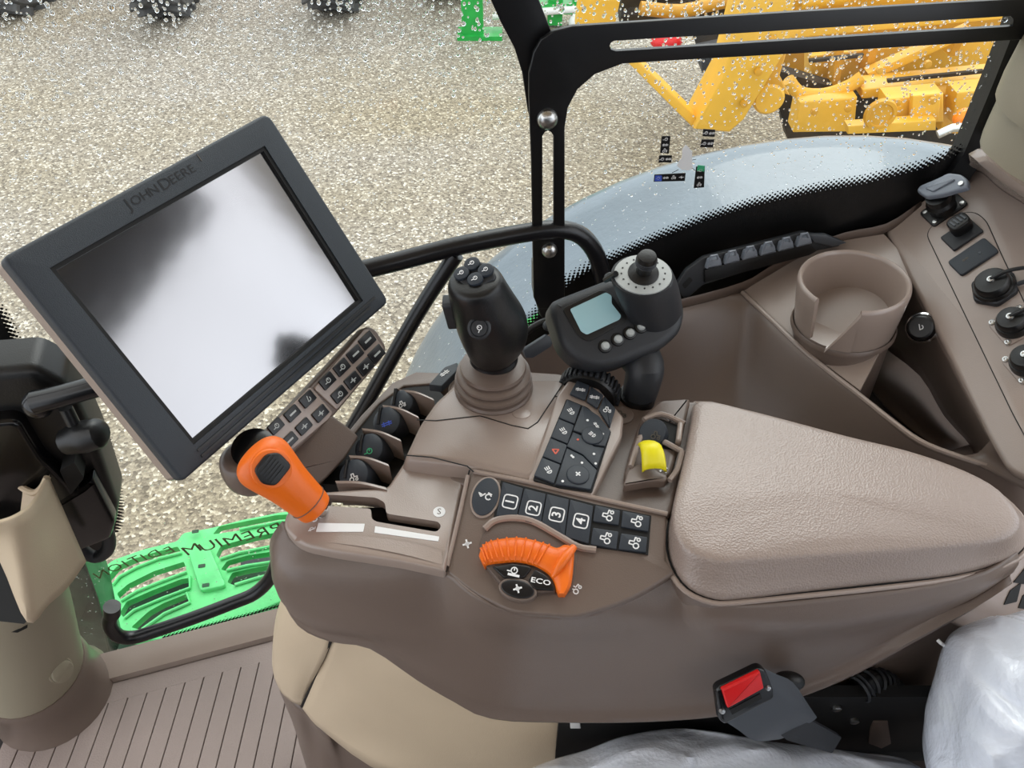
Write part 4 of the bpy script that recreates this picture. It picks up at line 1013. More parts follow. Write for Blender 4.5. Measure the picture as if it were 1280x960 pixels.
plate('button_base', KF, [(606, 708), (622, 703), (648, 703), (672, 709), (690, 724), (694, 742), (640, 744), (625, 730)], 0, .007, 'taupe_dark', dt, b=.001, r=.003)
k_ = plate('dial_button', KD, [(615, 708), (640, 704), (660, 707), (665, 710), (655, 722), (640, 723), (630, 722)], -.006, 0, 'key_dark', dt, b=.001, r=.002)
icon('symbol', KD, *KD.px(642, 713), .006, 'ring', 'white', k_, h=.0002); icon('symbol', KD, *KD.px(642, 719), .006, 'bars', 'white', k_, h=.0002)
k_ = plate('dial_button', KD, [(669, 711), (683, 719), (692, 732), (693, 738), (668, 736), (660, 726)], -.006, 0, 'key_dark', dt, b=.001, r=.002)
text('button_text', 'ECO', KD, *KD.px(676, 727), .0062, 'white', k_, h=.0002, sx=1.4, bold=.02, rot=.03)
u, v = KD.px(647, 736); bm = BM(); add_plate(bm, KD, circ(u, v, .0165, .0095, 24), -.009, -.001, .001); obj('button_ring', bm, 'taupe', dt)
bm = BM(); add_plate(bm, KD, circ(u, v, .0145, .0076, 24), -.004, .0005, .001); k_ = obj('oval_button', bm, 'key_dark', dt); icon('symbol', KD, u, v, .006, 'fan', 'white', k_, h=.0006)

# side keypad facing up
MA, MB, MC = P(708, 500, z=.728), P(762, 540, z=.724), P(668, 598, z=.722)
MF = frame3(MA, MB, MC); MF = Frame(MF.o, MB - MA, MF.n)
plate('keypad_block', MF, [(697, 492), (712, 472), (745, 480), (780, 520), (778, 545), (740, 621), (700, 611), (659, 599)], -.03, -.001, 'taupe_light', ar, b=.003, r=.004)
plate('keypad_bed', MF, [(708, 499), (735, 510), (764, 540), (740, 616), (700, 610), (666, 600)], -.002, .0006, 'dark', ar, r=.002)
for q, ic in (([(721, 478), (737, 484), (731, 502), (712, 494)], 'wide'), ([(738, 485), (754, 496), (746, 512), (733, 503)], 'wide'), ([(755, 497), (769, 513), (762, 536), (748, 514)], 'tractor')):
    k_ = plate('key', MF, q, 0, .003, 'key', ar, b=.0007, r=.001); cx = sum(p[0] for p in q) / 4; cy = sum(p[1] for p in q) / 4
    icon('symbol', MF, *MF.px(cx, cy), .0052, ic, 'white', k_, rot=.6, h=.0031)
L0, L1 = (709, 501), (667, 597); R0, R1_ = (726, 508), (692, 607)
for i, (ic, cl) in enumerate((('lamp', 'white'), ('lamp', 'white'), ('triangle', 'icon_red'), ('lamp', 'white'))):
    f0, f1 = i / 4 + .008, (i + 1) / 4 - .008; I = lambda a, b, f: (lerp(a[0], b[0], f), lerp(a[1], b[1], f))
    q = [I(L0, L1, f0), I(R0, R1_, f0), I(R0, R1_, f1), I(L0, L1, f1)]
    k_ = plate('key', MF, q, 0, .003, 'key', ar, b=.0006, r=.0012); c0 = I(I(L0, L1, (f0 + f1) / 2), I(R0, R1_, (f0 + f1) / 2), .55)
    icon('symbol', MF, *MF.px(*c0), .0058, ic, cl, k_, rot=-.3, h=.0031)
for q, (cx, cy), ic, cl, s in (([(728, 509), (748, 522), (763, 541), (756, 560), (742, 558), (731, 545), (716, 540)], (745, 534), 'wide', 'white', .004),
                        ([(716, 542), (730, 548), (742, 560), (755, 562), (746, 588), (728, 570), (708, 560)], (722, 552), 'dot', 'icon_red', .003),
                        ([(708, 562), (728, 572), (746, 590), (738, 614), (694, 607)], (714, 572), 'dot', 'white', .003)):
    k_ = plate('key', MF, q, 0, .003, 'key', ar, b=.0007, r=.001)
    icon('symbol', MF, *MF.px(cx, cy), s, ic, cl, k_, rot=-.3, h=.0031)
for cx, cy, ic in ((740, 547, 'lamp'), (722, 596, 'plus')):
    u, v = MF.px(cx, cy); bm = BM(); add_plate(bm, MF, circ(u, v, .0105, .0105), .0028, .0046, .001); k_ = obj('round_key', bm, 'key', ar)
    icon('symbol', MF, u, v, .005, ic, 'white', k_, h=.0047)
for cx, cy in ((734, 528), (753, 545), (742, 570), (716, 574), (744, 582), (703, 604), (727, 581)):
    icon('key_mark', MF, *MF.px(cx, cy), .0032, 'dot', 'white', ar, h=.0032)
# black ribbed thumb wheel
WC = MF.w(*MF.px(742, 500), -.002); 
wt = thing('thumb_wheel', 'black ribbed thumbwheel behind the upper keypad', 'wheel', WC)
ax = (MF.x * 0 + (MF.w(*MF.px(716, 490)) - MF.w(*MF.px(722, 478))).normalized())
WF = Frame(MF.w(*MF.px(735, 486), -.018), MF.n, (MF.w(*MF.px(690, 560)) - MF.w(*MF.px(712, 500))).normalized() * -1)
lathe('wheel_body', WF, 0, 0, [(0, .004), (.028, .004), (.0305, .008), (.0305, .018), (.028, .021), (0, .021)], 'black', wt, n=48)
for k in range(34):
    a = 6.283 * k / 34; bm = BM(); F_ = Frame(WF.w(.0305 * math.cos(a), .0305 * math.sin(a), .013), WF.n, WF.x * math.cos(a) + WF.y * math.sin(a))
    add_box(bm, F_, 0, 0, .013, .003, -.001, .0022, 0, b=.0006); obj('rib', bm, 'black_soft' if k % 1 == 0 else 'black', wt)
# moulded boss near the stem
bm = BM(); u, v = DF.px(776, 520); add_plate(bm, DF, circ(u, v, .013, .012), 0, .002, .001); b_ = obj('boss', bm, 'taupe', ar); icon('symbol', DF, u, v, .007, 'tractor', 'icon_dim', b_, h=.002)

# scv paddles in their compartments
SB = frame3(P(420, 600, z=.675), P(540, 500, z=.675), P(500, 600, z=.685)); SB = Frame(P(480, 560, z=.672), (1, 0, 0), (0, 0, 1))
plate('paddle_tray', SB, [(396, 604), (424, 560), (470, 505), (500, 486), (540, 480), (560, 500), (520, 560), (500, 612)], -.03, 0, 'dark', ar, r=.006)
plate('tray_edge', SB, [(380, 612), (392, 600), (420, 560), (452, 520), (490, 480), (520, 466), (575, 468), (560, 480), (505, 484), (474, 506), (428, 562), (402, 606)], -.04, .002, 'taupe', ar, b=.002)
fins = [((419, 601), (440, 600), (482, 609)), ((436, 569), (448, 570), (485, 580)), ((452, 535), (470, 540), (500, 549)), ((478, 506), (500, 511), (522, 520)), ((499, 487), (510, 485), (541, 498))]
for a, b, c_ in fins:
    A3, C3 = P(*a, z=.700), P(*c_, z=.706); B3 = (A3 + C3) / 2 + Vector((0, 0, .004)); lowz = Vector((0, .004, -.04)); wv = Vector((.0016, -.003, 0))
    top3 = cr1([A3, B3, C3], 5); bm = BM(); dn = [p + lowz for p in top3]
    V = grid(bm, [[p for p in top3], [p for p in dn], [p + wv for p in dn], [p + wv for p in top3]], closed_v=True)
    bm.faces.new([r[0] for r in V]); bm.faces.new([r[-1] for r in V])
    bmesh.ops.recalc_face_normals(bm, faces=bm.faces); obj('divider_fin', bm, 'taupe_light', ar)
def paddle(cx, cy, ic, m, label, s=1.0):
    c = P(cx, cy, z=.694); n = Vector((-.25, -.45, .85)); F_ = Frame(c, (1, -.35, 0), n)
    t = thing('hydraulic_paddle', label, 'lever', c, 'hydraulic paddles left of the joystick')
    prof = [(.0155 * s, -.03), (.0155 * s, -.002), (.0145 * s, .002), (.011 * s, .0045), (0, .0055)]
    lathe('paddle', F_, 0, 0, prof, 'key', t, n=28, sx=1.0, sy=1.05)
    icon('symbol', F_.up(.0052), .003, -.003, .006 * s, ic, m, t, rot=.6, h=.0003)
    bm = BM(); add_box(bm, F_, -.008, .003, .003, .018, .002, .007, .2, b=.001); obj('paddle_ridge', bm, 'black', t)
paddle(443, 594, 'tractor', 'white', 'black rotary paddle with a white symbol, nearest the orange lever')
paddle(462, 561, 'ring', 'icon_green', 'black rotary paddle with a green symbol')
paddle(484, 527, 'wide', 'icon_blue', 'black rotary paddle with a blue symbol')
paddle(503, 503, 'tractor', 'white', 'black rotary paddle with a white symbol, nearest the joystick', .85)
plate('front_paddle_well', SB.up(.012), [(392, 588), (398, 582), (420, 579), (406, 600), (396, 602)], 0, .003, 'black', ar, r=.002, b=.001)
icon('well_mark', SB.up(.012), *SB.up(.012).px(404, 588), .005, 'bars', 'white', ar, rot=.8, h=.0031)
# flat switch behind the joystick boot
EF = frame3(P(545, 482, z=.70), P(575, 462, z=.71), P(560, 490, z=.70))
k_ = plate('flat_switch', DF.up(.004), [(536, 484), (556, 462), (572, 456), (572, 466), (552, 486)], -.005, .004, 'bezel', ar, b=.001, r=.002)
icon('symbol', DF.up(.004), *DF.up(.004).px(556, 470), .006, 'wide', 'white', k_, rot=.8, h=.0042)

# lid: side wall from the seam outline up to a flatter padded top
lt = Pz([(873, 504, .700), (925, 514, .700), (985, 530, .700), (1060, 550, .700), (1130, 568, .700), (1190, 588, .700), (1240, 612, .700), (1270, 638, .700), (1283, 662, .698), (1277, 686, .697), (1250, 702, .697), (1190, 717, .697), (1100, 727, .697), (1000, 738, .697), (930, 746, .697), (895, 747, .697), (862, 733, .698), (842, 706, .699), (835, 672, .700), (842, 630, .700), (854, 575, .700), (862, 530, .700)])
tp = Pz([(873, 502, .728), (925, 511, .728), (985, 526, .728), (1060, 546, .728), (1130, 563, .728), (1190, 583, .728), (1238, 606, .728), (1264, 630, .728), (1275, 652, .727), (1266, 670, .725), (1240, 680, .723), (1180, 687, .722), (1100, 692, .722), (1000, 699, .722), (930, 705, .722), (898, 706, .722), (868, 697, .723), (849, 680, .724), (841, 655, .726), (844, 622, .728), (856, 572, .728), (864, 530, .728)])
def rad(l, d, dz=0):
    c_ = sum(l, Vector()) / len(l)
    return [p + Vector(((c_ - p).x, (c_ - p).y, 0)).normalized() * d + Vector((0, 0, dz)) for p in l]
r_ = 5e-3
rings = [[p + Vector((0, 0, -.02)) for p in lt], rad(lt, 0, -.004), rad(lt, -.0005, .002)]
for f in (.35, .7, .9): rings.append([a.lerp(b, f) for a, b in zip(rad(lt, -.0005), tp)])
rings += [rad(tp, .001, .0012), rad(tp, .004, .003), rad(tp, .010, .0045)]
c_ = sum(tp, Vector()) / len(tp)
for k in (.75, .5, .25, .08): rings.append([Vector((lerp(c_.x, p.x, k), lerp(c_.y, p.y, k), lerp(c_.z, p.z, k) + .005 + .001 * (1 - k))) for p in tp])
loft('lid', rings, 'taupe_lid', ar, n=3, nv=2, label='padded grained lid')
gap = rad(lt, -.0018, -.003); gap2 = rad(lt, -.0018, -.03)
loft('lid_seam', [gap2, gap], 'dark', ar, n=3, nv=1)
rim = rad(lt, -.004, -.004)
bm = BM(); q = cr1(rim, 3, True); q = q + [q[0], q[1]]; tube_pts(bm, q, .0024, 8); obj('lid_rim', bm, 'taupe_light', ar)
loft('lid_tub', [[p + Vector((0, 0, -.12)) for p in rad(rim, .012)], rad(rim, -.001, -.001)], 'taupe', ar, n=3, nv=1)

# yellow switch and its grey neighbour
t = ar
HB = DF.up(.0)
def bracket_housing():
    rb = Pz([(776, 606, .70), (790, 560, .70), (800, 524, .70), (822, 505, .705), (866, 503, .705), (850, 560, .70), (838, 615, .70), (812, 620, .70)])
    rt = [p + Vector((0, 0, .008)) for p in rb]
    plate('switch_housing', DF, [(778, 604), (786, 572), (800, 530), (822, 508), (862, 505), (850, 560), (836, 604), (815, 602)], 0, .010, 'taupe', ar, b=.004, r=.006)
    plate('switch_well', DF.up(.010), [(800, 548), (806, 530), (826, 524), (854, 535), (848, 564), (800, 556)], 0, .0006, 'dark', ar, r=.003)
    plate('switch_well', DF.up(.010), [(787, 584), (795, 557), (805, 552), (838, 566), (832, 600), (820, 592), (792, 588)], 0, .0006, 'taupe_dark', ar, r=.003)
bracket_housing()
UF = DF.up(.010)
for pts_ in ([(798, 552), (806, 547), (824, 553), (852, 568)], [(852, 568), (846, 590), (836, 604)], [(788, 587), (796, 560), (800, 551)], [(804, 528), (826, 521), (855, 533)]):
    bm = BM(); tube_pts(bm, cr1([UF.w(*UF.px(*p), .004) for p in pts_], 3), .0028, 8); obj('well_rim', bm, 'taupe_light', ar)
plate('switch_apron', UF, [(784, 592), (798, 584), (816, 590), (834, 600), (832, 606), (812, 606), (778, 612)], -.004, .006, 'taupe', ar, b=.002, r=.003)
plate('hinge_tab', UF, [(846, 534), (853, 536), (850, 560), (843, 558)], 0, .010, 'taupe_light', ar, b=.002, r=.003)
t = thing('round_paddle', 'dark grey round paddle in the well above the yellow switch', 'lever', P(818, 540, z=.72))
F_ = Frame(P(816, 541, z=.722), (1, -.3, 0), (-.25, -.35, .9)); lathe('paddle', F_, 0, 0, [(.014, -.02), (.014, -.002), (.012, .003), (0, .0045)], 'key', t, n=26, sy=1.1)
icon('symbol', F_, .004, -.004, .006, 'tractor', 'icon_dim', t, h=.0045)
t = thing('yellow_switch', 'bright yellow rocker switch in the taupe housing beside the lid', 'switch', P(813, 572, z=.72))
Y0, Y1 = P(808, 562, z=.722), P(817, 594, z=.720)
rows = []
for k in range(9):
    f = k / 8; a = f * math.pi; c_ = Y0.lerp(Y1, f) + Vector((0, 0, .016 * math.sin(.35 + a * .8)))
    w_ = .0082 + .002 * f; n_ = 6
    rows.append([c_ + Vector((w_ * math.cos(b) , 0, .006 * math.sin(b))) for b in [math.pi * j / n_ for j in range(n_ + 1)]])
bm = BM(); V = grid(bm, rows); bmesh.ops.recalc_face_normals(bm, faces=bm.faces); o = obj('rocker', bm, 'yellow_sw', t); md = o.modifiers.new('s', 'SOLIDIFY'); md.thickness = .003; md.offset = 0
icon('switch_symbol', UF, *UF.px(829, 588), .007, 'fan', 'white', ar, h=.001)

# =====================================================================
# JOYSTICK
# =====================================================================
jt = thing('joystick', 'tall black joystick grip with four round buttons in a ribbed taupe boot', 'joystick', P(617, 480, z=.722))
JB = Frame(P(617, 484, z=.722), (1, 0, 0), HF.n)
lathe('boot', JB, 0, 0, [(.038, -.006), (.0395, -.002), (.0400, .002), (.0385, .0045), (.0335, .006), (.0335, .0075), (.0390, .009), (.0390, .0125), (.0360, .0145), (.0310, .0155), (.0310, .0172), (.0370, .0185), (.0370, .0215), (.0345, .0235), (.0290, .0245), (.0290, .026), (.0330, .0275), (.0320, .031), (.024, .034), (0, .0345)], 'taupe', jt, n=48)
jb, jtp = P(617, 450, z=.757), P(595, 350, z=.868)
axis = (jtp - jb).normalized(); sx_ = Vector((1, 0, 0)); sx_ = (sx_ - axis * sx_.dot(axis)).normalized(); sy_ = axis.cross(sx_)
prof = [(-.06, .021, .019, 0), (0.0, .0245, .021, 0), (.05, .0215, .019, .001), (.10, .0245, .022, .002), (.22, .0295, .026, .005), (.38, .0330, .029, .006), (.55, .0328, .029, .005), (.72, .0298, .028, .002), (.86, .0270, .026, .0), (.95, .0252, .0245, -.001), (1.0, .0228, .022, -.001), (1.02, .018, .017, -.001)]
LJ = (jtp - jb).length; rings = []
for f, rx, ry, off in prof:
    c_ = jb + axis * (LJ * f) + sx_ * off
    rings.append([c_ + sx_ * (rx * math.cos(a)) + sy_ * (ry * math.sin(a)) for a in [6.283 * k / 16 for k in range(16)]])
grip = loft('grip', rings, 'black', jt, n=2, nv=3)
TJ = Frame(jb + axis * LJ * 1.0, (1, .35, 0), axis + Vector((-.10, -.35, .1)))
plate('button_pad', TJ, [(573, 352), (577, 338), (592, 328), (608, 331), (621, 345), (620, 352), (598, 362), (582, 362)], -.008, .0045, 'black_soft', jt, b=.002, r=.005)
for p, lab in (((592, 334), '1'), ((579, 346), '4'), ((609, 342), '2'), ((596, 353), '3')):
    u, v = TJ.px(*p); bm = BM(); add_plate(bm, TJ, circ(u, v, .0072, .0062, 18), .004, .008, .0012); k_ = obj('grip_button', bm, 'key', jt)
    icon('symbol', TJ, u, v, .0038, 'ring', 'white', k_, h=.0081)
fc = P(599, 410, z=.79); FJ = Frame(P(599, 409, t=(fc - CAM).length / ray(599, 410).length), (1, 0, .1), CAM - fc + Vector((0, 0, -.25)))
dn = (FJ.o - CAM).normalized()
for k in range(60):
    pass
# emblem button on the grip face, placed on the grip surface
def surf(px, py, f, rx, ry):
    c0 = jb + axis * (LJ * f); d = ray(px, py).normalized(); best = None
    lo = .4
    while lo < 1.2:
        p = CAM + d * lo; q = p - c0; h = q.dot(axis) / LJ + f
        rxx = rx; e = (q.dot(sx_) / rxx) ** 2 + (q.dot(sy_) / ry) ** 2
        if e < 1: return p
        lo += .0005
    return CAM + d * ((c0 - CAM).dot(d))
ps_ = surf(599, 410, .45, .037, .0305); EJ = Frame(ps_, (1, 0, 0), CAM - ps_)
lathe('emblem_button', EJ, 0, 0, [(.0105, -.004), (.0105, .001), (.009, .0022), (.0075, .0012), (.007, .0022), (0, .003)], 'black_soft', jt, n=22)
icon('emblem', EJ, 0, 0, .0045, 'ring', 'white', jt, rot=1.2, h=.0032)
ps_ = P(574, 388, t=(jb + axis * LJ * .6 - CAM).length / ray(574, 388).length)
bm = BM(); F_ = Frame(jb + axis * LJ * .66 - sx_ * .0285, axis, -sx_); add_box(bm, F_, 0, 0, .034, .016, -.004, .006, 0, r=.004, b=.002); obj('side_trigger', bm, 'black_soft', jt)

# =====================================================================
# REMOTE CONTROLLER with small screen
# =====================================================================
rc = thing('mini_controller', 'dark grey controller box with small pale screen and a stubby knob on a stem', 'controller', P(800, 500, z=.70))
RF = frame3(P(700, 385, z=.800), P(840, 370, z=.800), P(730, 455, z=.765)); RF = Frame(RF.o, (1, .12, 0), RF.n)
body = [(688, 388), (690, 376), (700, 371), (768, 345), (800, 352), (850, 362), (858, 395), (852, 415), (828, 436), (772, 458), (745, 462), (722, 452), (702, 432)]
plate('controller_body', RF, body, -.040, 0, 'black_soft', rc, b=.010, r=.010, seg=5)
# turret
tc_ = RF.w(*RF.px(808, 386), 0); TU = Frame(P(803, 346, z=.838), (1, 0, 0), (0, -.32, 1))
rt = [TU.w(*q, 0) for q in circ(0, 0, .0300, .0245, 20)]
base = []
for q in circ(0, 0, 1, 1, 20):
    c_ = RF.px(823, 386); base.append(RF.w(c_[0] + .0290 * q[0], c_[1] + .029 * q[1], -.012))
midr = [a.lerp(b, .55) + (b - tc_).normalized() * .002 for a, b in zip(base, rt)]
loft('turret', [base, midr, rt, [TU.w(*q, .003) for q in circ(0, 0, .0275, .022, 20)]], 'black_soft', rc, n=2, nv=3)
lathe('dial_ring', TU, 0, 0, [(.0275, .001), (.027, .0045), (.0145, .006), (.013, .004)], 'grey_dial', rc, n=36, sy=.82)
for k in range(16):
    a = 6.283 * k / 16; bm = BM(); add_plate(bm, TU, circ(.0205 * math.cos(a), .0168 * math.sin(a), .0009, n=6), .0050, .0058); obj('dial_mark', bm, 'black', rc, smooth=False)
lathe('knob', TU, 0, 0, [(.0150, .003), (.0145, .007), (.011, .009), (.0075, .010), (.0070, .018), (.0090, .0205), (.0093, .029), (.0080, .033), (0, .0345)], 'black', rc, n=32, sy=.95)
for k in range(3): lathe('knob_ring', TU, 0, 0, [(.0094, .0215 + k * .0025), (.0100, .0223 + k * .0025), (.0094, .0231 + k * .0025)], 'black_soft', rc, n=28, sy=.95)
plate('screen_frame', RF, [(702, 386), (752, 362), (762, 366), (784, 398), (780, 404), (736, 428), (722, 420)], 0, .0012, 'black', rc, r=.005, b=.0005)
plate('small_screen', RF, [(712, 387), (757, 366), (764, 370), (764, 380), (776, 395), (774, 400), (733, 419), (726, 415)], .001, .002, 'lcd', rc, r=.002, label='pale blue-green glossy screen')
for p in ((756, 433), (772, 424.5), (787, 416.5), (801, 408.5)):
    u, v = RF.px(*p); lathe('button_rim', RF, u, v, [(.0068, .0), (.0062, .002), (.0045, .0025)], 'black', rc, n=18)
    b_ = lathe('push_button', RF, u, v, [(.0042, .001), (.0042, .004), (.003, .0062), (0, .0068)], 'grey_dial', rc, n=16)
tube('stem', [RF.w(*RF.px(812, 440), -.035), P(806, 462, z=.74), P(800, 490, z=.71), P(796, 506, z=.695)], [.021, .0195, .018, .0165], 'black_soft', rc, n=18, smooth_n=4)
bm = BM(); q = P(797, 492, z=.71); tube_pts(bm, [q, P(795, 506, z=.693)], .0185, 16); obj('stem_collar', bm, 'black', rc)
tube('lock_lever', [P(768, 345, z=.84), P(757, 350, z=.83), P(770, 342, z=.845)], .003, 'black', rc, n=8)
bm = BM(); q = P(766, 346, z=.832); sphere_bm(bm, q, .007, 1.2, .8, .6); obj('side_latch', bm, 'black', rc)

# =====================================================================
# ORANGE THROTTLE LEVER
# =====================================================================
ot = thing('throttle_lever', 'orange thumb lever with a black ribbed button on a chrome shaft', 'lever', P(398, 640, z=.705))
o1, o0 = P(330, 578, z=.775), P(388, 630, z=.728)
ax_ = (o1 - o0).normalized(); s1 = ax_.cross(CAM - o0).normalized(); s2 = s1.cross(ax_)
rings = []
LO = (o1 - o0).length
for f, rx, ry in ((-.14, .012, .012), (-.12, .0155, .015), (0, .0168, .0155), (.2, .018, .0165), (.5, .020, .018), (.8, .0235, .018), (1.0, .025, .0165), (1.15, .0225, .014), (1.24, .016, .010), (1.27, .007, .005)):
    c_ = o0 + ax_ * LO * f; rings.append([c_ + s1 * rx * math.cos(a) + s2 * ry * math.sin(a) for a in [6.283 * k / 16 for k in range(16)]])
loft('lever_grip', rings, 'orange', ot, n=2, nv=3)
BF = Frame(o0 + ax_ * LO * .95 + s2 * .0165, ax_, s2 + ax_ * .08)
plate('button_frame', BF, circ(0, 0, .0175, .0165, 24), -.004, .0005, 'orange', ot, b=.0015, uvs=True)
plate('thumb_button', BF, rounded([(-.010, -.013), (.006, -.014), (.013, -.006), (.011, .010), (-.002, .014), (-.012, .008)], .004, 3), -.002, .0032, 'black', ot, b=.0015, uvs=True, label='black ribbed button')
for k in range(6):
    bm = BM(); add_box(bm, BF, -.006 + k * .003, 0, .0012, .017, .003, .0042, .1, b=.0004); obj('button_rib', bm, 'black_soft', ot)
JR = o0 + ax_ * LO * .05
bm = BM(); tube_pts(bm, [JR + s1 * .0174 * math.cos(a) + s2 * .0161 * math.sin(a) for a in [6.283 * k / 24 for k in range(25)]], .0005, 6); obj('grip_joint', bm, 'taupe_dark', ot)
tube('shaft', [o0 - ax_ * .005, P(402, 640, z=.712), P(408, 630, z=.690)], .005, 'chrome', ot)

# =====================================================================
# DISPLAY
# =====================================================================
def quad_pose(q, width):
    r = [ray(*p) for p in q]; M = Matrix(((r[0].x, -r[1].x, r[2].x), (r[0].y, -r[1].y, r[2].y), (r[0].z, -r[1].z, r[2].z)))
    s_ = M.inverted() @ r[3]; Q = [r[0] * s_[0], r[1] * s_[1], r[2] * s_[2], r[3]]; k = width / (Q[1] - Q[0]).length
    return [CAM + p * k for p in Q]
Q = quad_pose([(2, 322), (335, 140), (487, 377), (228, 603)], .285)
n_ = (Q[1] - Q[0]).cross(Q[3] - Q[0]); n_ = n_ if n_.dot(CAM - Q[0]) > 0 else -n_
dc = sum(Q, Vector()) / 4
DFr = Frame(dc, Q[1] - Q[0], n_)
dp = thing('cab_display', 'large tilted touchscreen display in a dark frame left of the joystick', 'display', dc - Vector((0, 0, .12)))
outer = [(2, 322), (335, 140), (487, 377), (228, 603)]
ouv = rounded([DFr.px(*p) for p in outer], [.006, .010, .008, .006], 5)
scr = [(62, 335), (331, 182), (454, 376), (242, 556)]
suv = [DFr.px(*p) for p in scr]
plate('bezel', DFr, ouv, -.012, 0, 'bezel', dp, b=.003, uvs=True, holes=[suv])
inn = inset(suv if area(suv) > 0 else suv[::-1], .0035)
plate('inner_lip', DFr, [tuple(p) for p in (suv if area(suv) > 0 else suv[::-1])], -.010, -.0015, 'dark', dp, uvs=True, holes=[inn])
plate('screen', DFr, inset(suv if area(suv) > 0 else suv[::-1], -.001), -.009, -.005, 'screen', dp, uvs=True, label='glossy reflecting screen')
hou = inset(ouv, .001)
plate('rear_housing', DFr, hou, -.030, -.011, 'taupe_light', dp, b=.0, uvs=True)
plate('rear_cover', DFr, inset(ouv, .006), -.040, -.030, 'taupe', dp, b=.0, uvs=True)
# double ridge along the lower edge
for (a, b) in (((247, 563), (468, 372)), ((252, 570), (462, 384))):
    bm = BM(); line(bm, DFr, DFr.px(*a), DFr.px(*b), .0022, 0, .0012); obj('lower_ridge', bm, 'black', dp, smooth=False)
ta = DFr.px(158, 258); tb = DFr.px(243, 210); ang = math.atan2(tb[1] - ta[1], tb[0] - ta[0]); L_ = math.hypot(tb[0] - ta[0], tb[1] - ta[1])
def dtext(s, f, size): text('lettering', s, DFr, lerp(ta[0], tb[0], f), lerp(ta[1], tb[1], f) + (.0004 if size > .010 else -.0004), size, 'lettering_dark', dp, h=.0003, rot=ang, sx=1.2)
xs_ = [('J', .03, .014), ('O', .14, .011), ('H', .27, .011), ('N', .39, .011), ('D', .56, .014), ('E', .67, .011), ('E', .76, .011), ('R', .86, .011), ('E', .96, .011)]
for s, f, z in xs_: dtext(s, f, z)
bm = BM(); add_box(bm, DFr, *DFr.px(249, 197), .001, .007, 0, .0004); obj('light_sensor', bm, 'icon_dim', dp, smooth=False)
# keypad below the display
KPF = DFr.up(-.010)
kp = [(300, 575), (330, 545), (459, 407), (470, 411), (484, 434), (480, 446), (418, 520), (362, 572), (330, 598)]
plate('keypad_body', KPF, kp, -.014, 0, 'taupe', dp, b=.003, r=.006)
plate('keypad_frame', KPF, [(391, 486), (455, 411), (462, 413), (479, 436), (477, 445), (420, 513)], 0, .0022, 'taupe_light', dp, b=.001, r=.003)
plate('keypad_frame', KPF, [(322, 548), (386, 484), (391, 488), (415, 516), (410, 524), (360, 566)], 0, .0022, 'taupe_light', dp, b=.001, r=.003)
keys = [(228, 710, 'ring'), (338, 625, 'bars'), (440, 530, 'wiper'), (572, 408, 'ring'), (668, 318, 'ring'), (757, 230, 'bars'), (838, 140, 'bars'), (320, 805, 'bars'), (415, 712, 'cross'), (525, 625, 'cross'), (652, 498, 'ring'), (740, 405, 'cross'), (825, 315, 'cross'), (900, 230, 'bars')]
ka = KPF.px(340, 540); kb_ = KPF.px(458, 426); kang = math.atan2(kb_[1] - ka[1], kb_[0] - ka[0])
for x, y, ic in keys:
    px_, py_ = 300 + x / 5.335, 400 + y / 5.335; u, v = KPF.px(px_, py_)
    a_ = Vector(KPF.px(px_ - 8, py_ + 7.2)); b_ = Vector(KPF.px(px_ + 8, py_ - 7.2)); w_ = (b_ - a_).length
    bm = BM(); add_plate(bm, KPF, rounded(rect(u, v, w_ * .92, w_ * .60, kang), .0012, 3), .002, .0042, .0007); bmesh.ops.recalc_face_normals(bm, faces=bm.faces); k_ = obj('key', bm, 'key_dark', dp)
    icon('symbol', KPF, u, v, w_ * .27, ic, 'grey_dial', k_, rot=kang, h=.0043)
# arm that carries it
AF = frame3(P(300, 590, z=.735), P(445, 545, z=.72), P(400, 600, z=.71)); 
arm_out = [(346, 574), (414, 518), (436, 534), (449, 545), (430, 575), (408, 598), (392, 612), (352, 600), (330, 598)]
plate('support_arm', frame3(P(346, 574, z=.715), P(449, 545, z=.705), P(392, 612, z=.69)), arm_out, -.03, 0, 'taupe_dark', dp, b=.003, r=.004)
rings = []
for z, r in ((.70, .016), (.71, .022), (.725, .024), (.738, .022), (.742, .016)):
    c_ = P(306, 574, z=.735) + Vector((0, 0, z - .735)); rings.append([c_ + Vector((r * math.cos(a), r * math.sin(a), 0)) for a in [6.283 * k / 12 for k in range(12)]])
loft('arm_knuckle', rings, 'taupe', dp, n=2, nv=2)
KN = Frame(P(318, 562, z=.745), (1, 0, 0), (.1, -.3, 1)); lathe('knuckle_cap', KN, 0, 0, [(.019, -.003), (.020, .003), (.014, .005), (0, .004)], 'black_gloss', dp)
# rod from the front box to the display
# =====================================================================
# FRONT-LEFT: black bracket box, steering column
# =====================================================================
ft = thing('pillar_box', 'black moulded box with a rod and knobs at the left edge behind the column', 'bracket', P(60, 560, y=.60))
FB = yplane(.585, .28); FB = frame3(P(0, 470, y=.585), P(130, 600, y=.60), P(0, 680, y=.57))
plate('box_body', FB, [(-60, 470), (0, 466), (42, 462), (78, 480), (100, 512), (122, 560), (148, 636), (144, 662), (100, 690), (96, 694), (-60, 720)], -.05, 0, 'black', ft, b=.012, r=.008)
plate('box_front', FB, [(-60, 520), (18, 512), (30, 516), (56, 560), (100, 600), (118, 584), (146, 640), (140, 660), (90, 680), (-60, 700)], 0, .018, 'black_gloss', ft, b=.006, r=.006)
plate('box_pocket', FB, [(78, 570), (96, 560), (108, 580), (92, 600)], 0, .021, 'dark', ft, r=.003)
tube('rod', [P(44, 503, y=.565), P(80, 494, y=.57), P(130, 480, y=.58)], [.0125, .0115, .0115], 'black_gloss', ft, smooth_n=3)
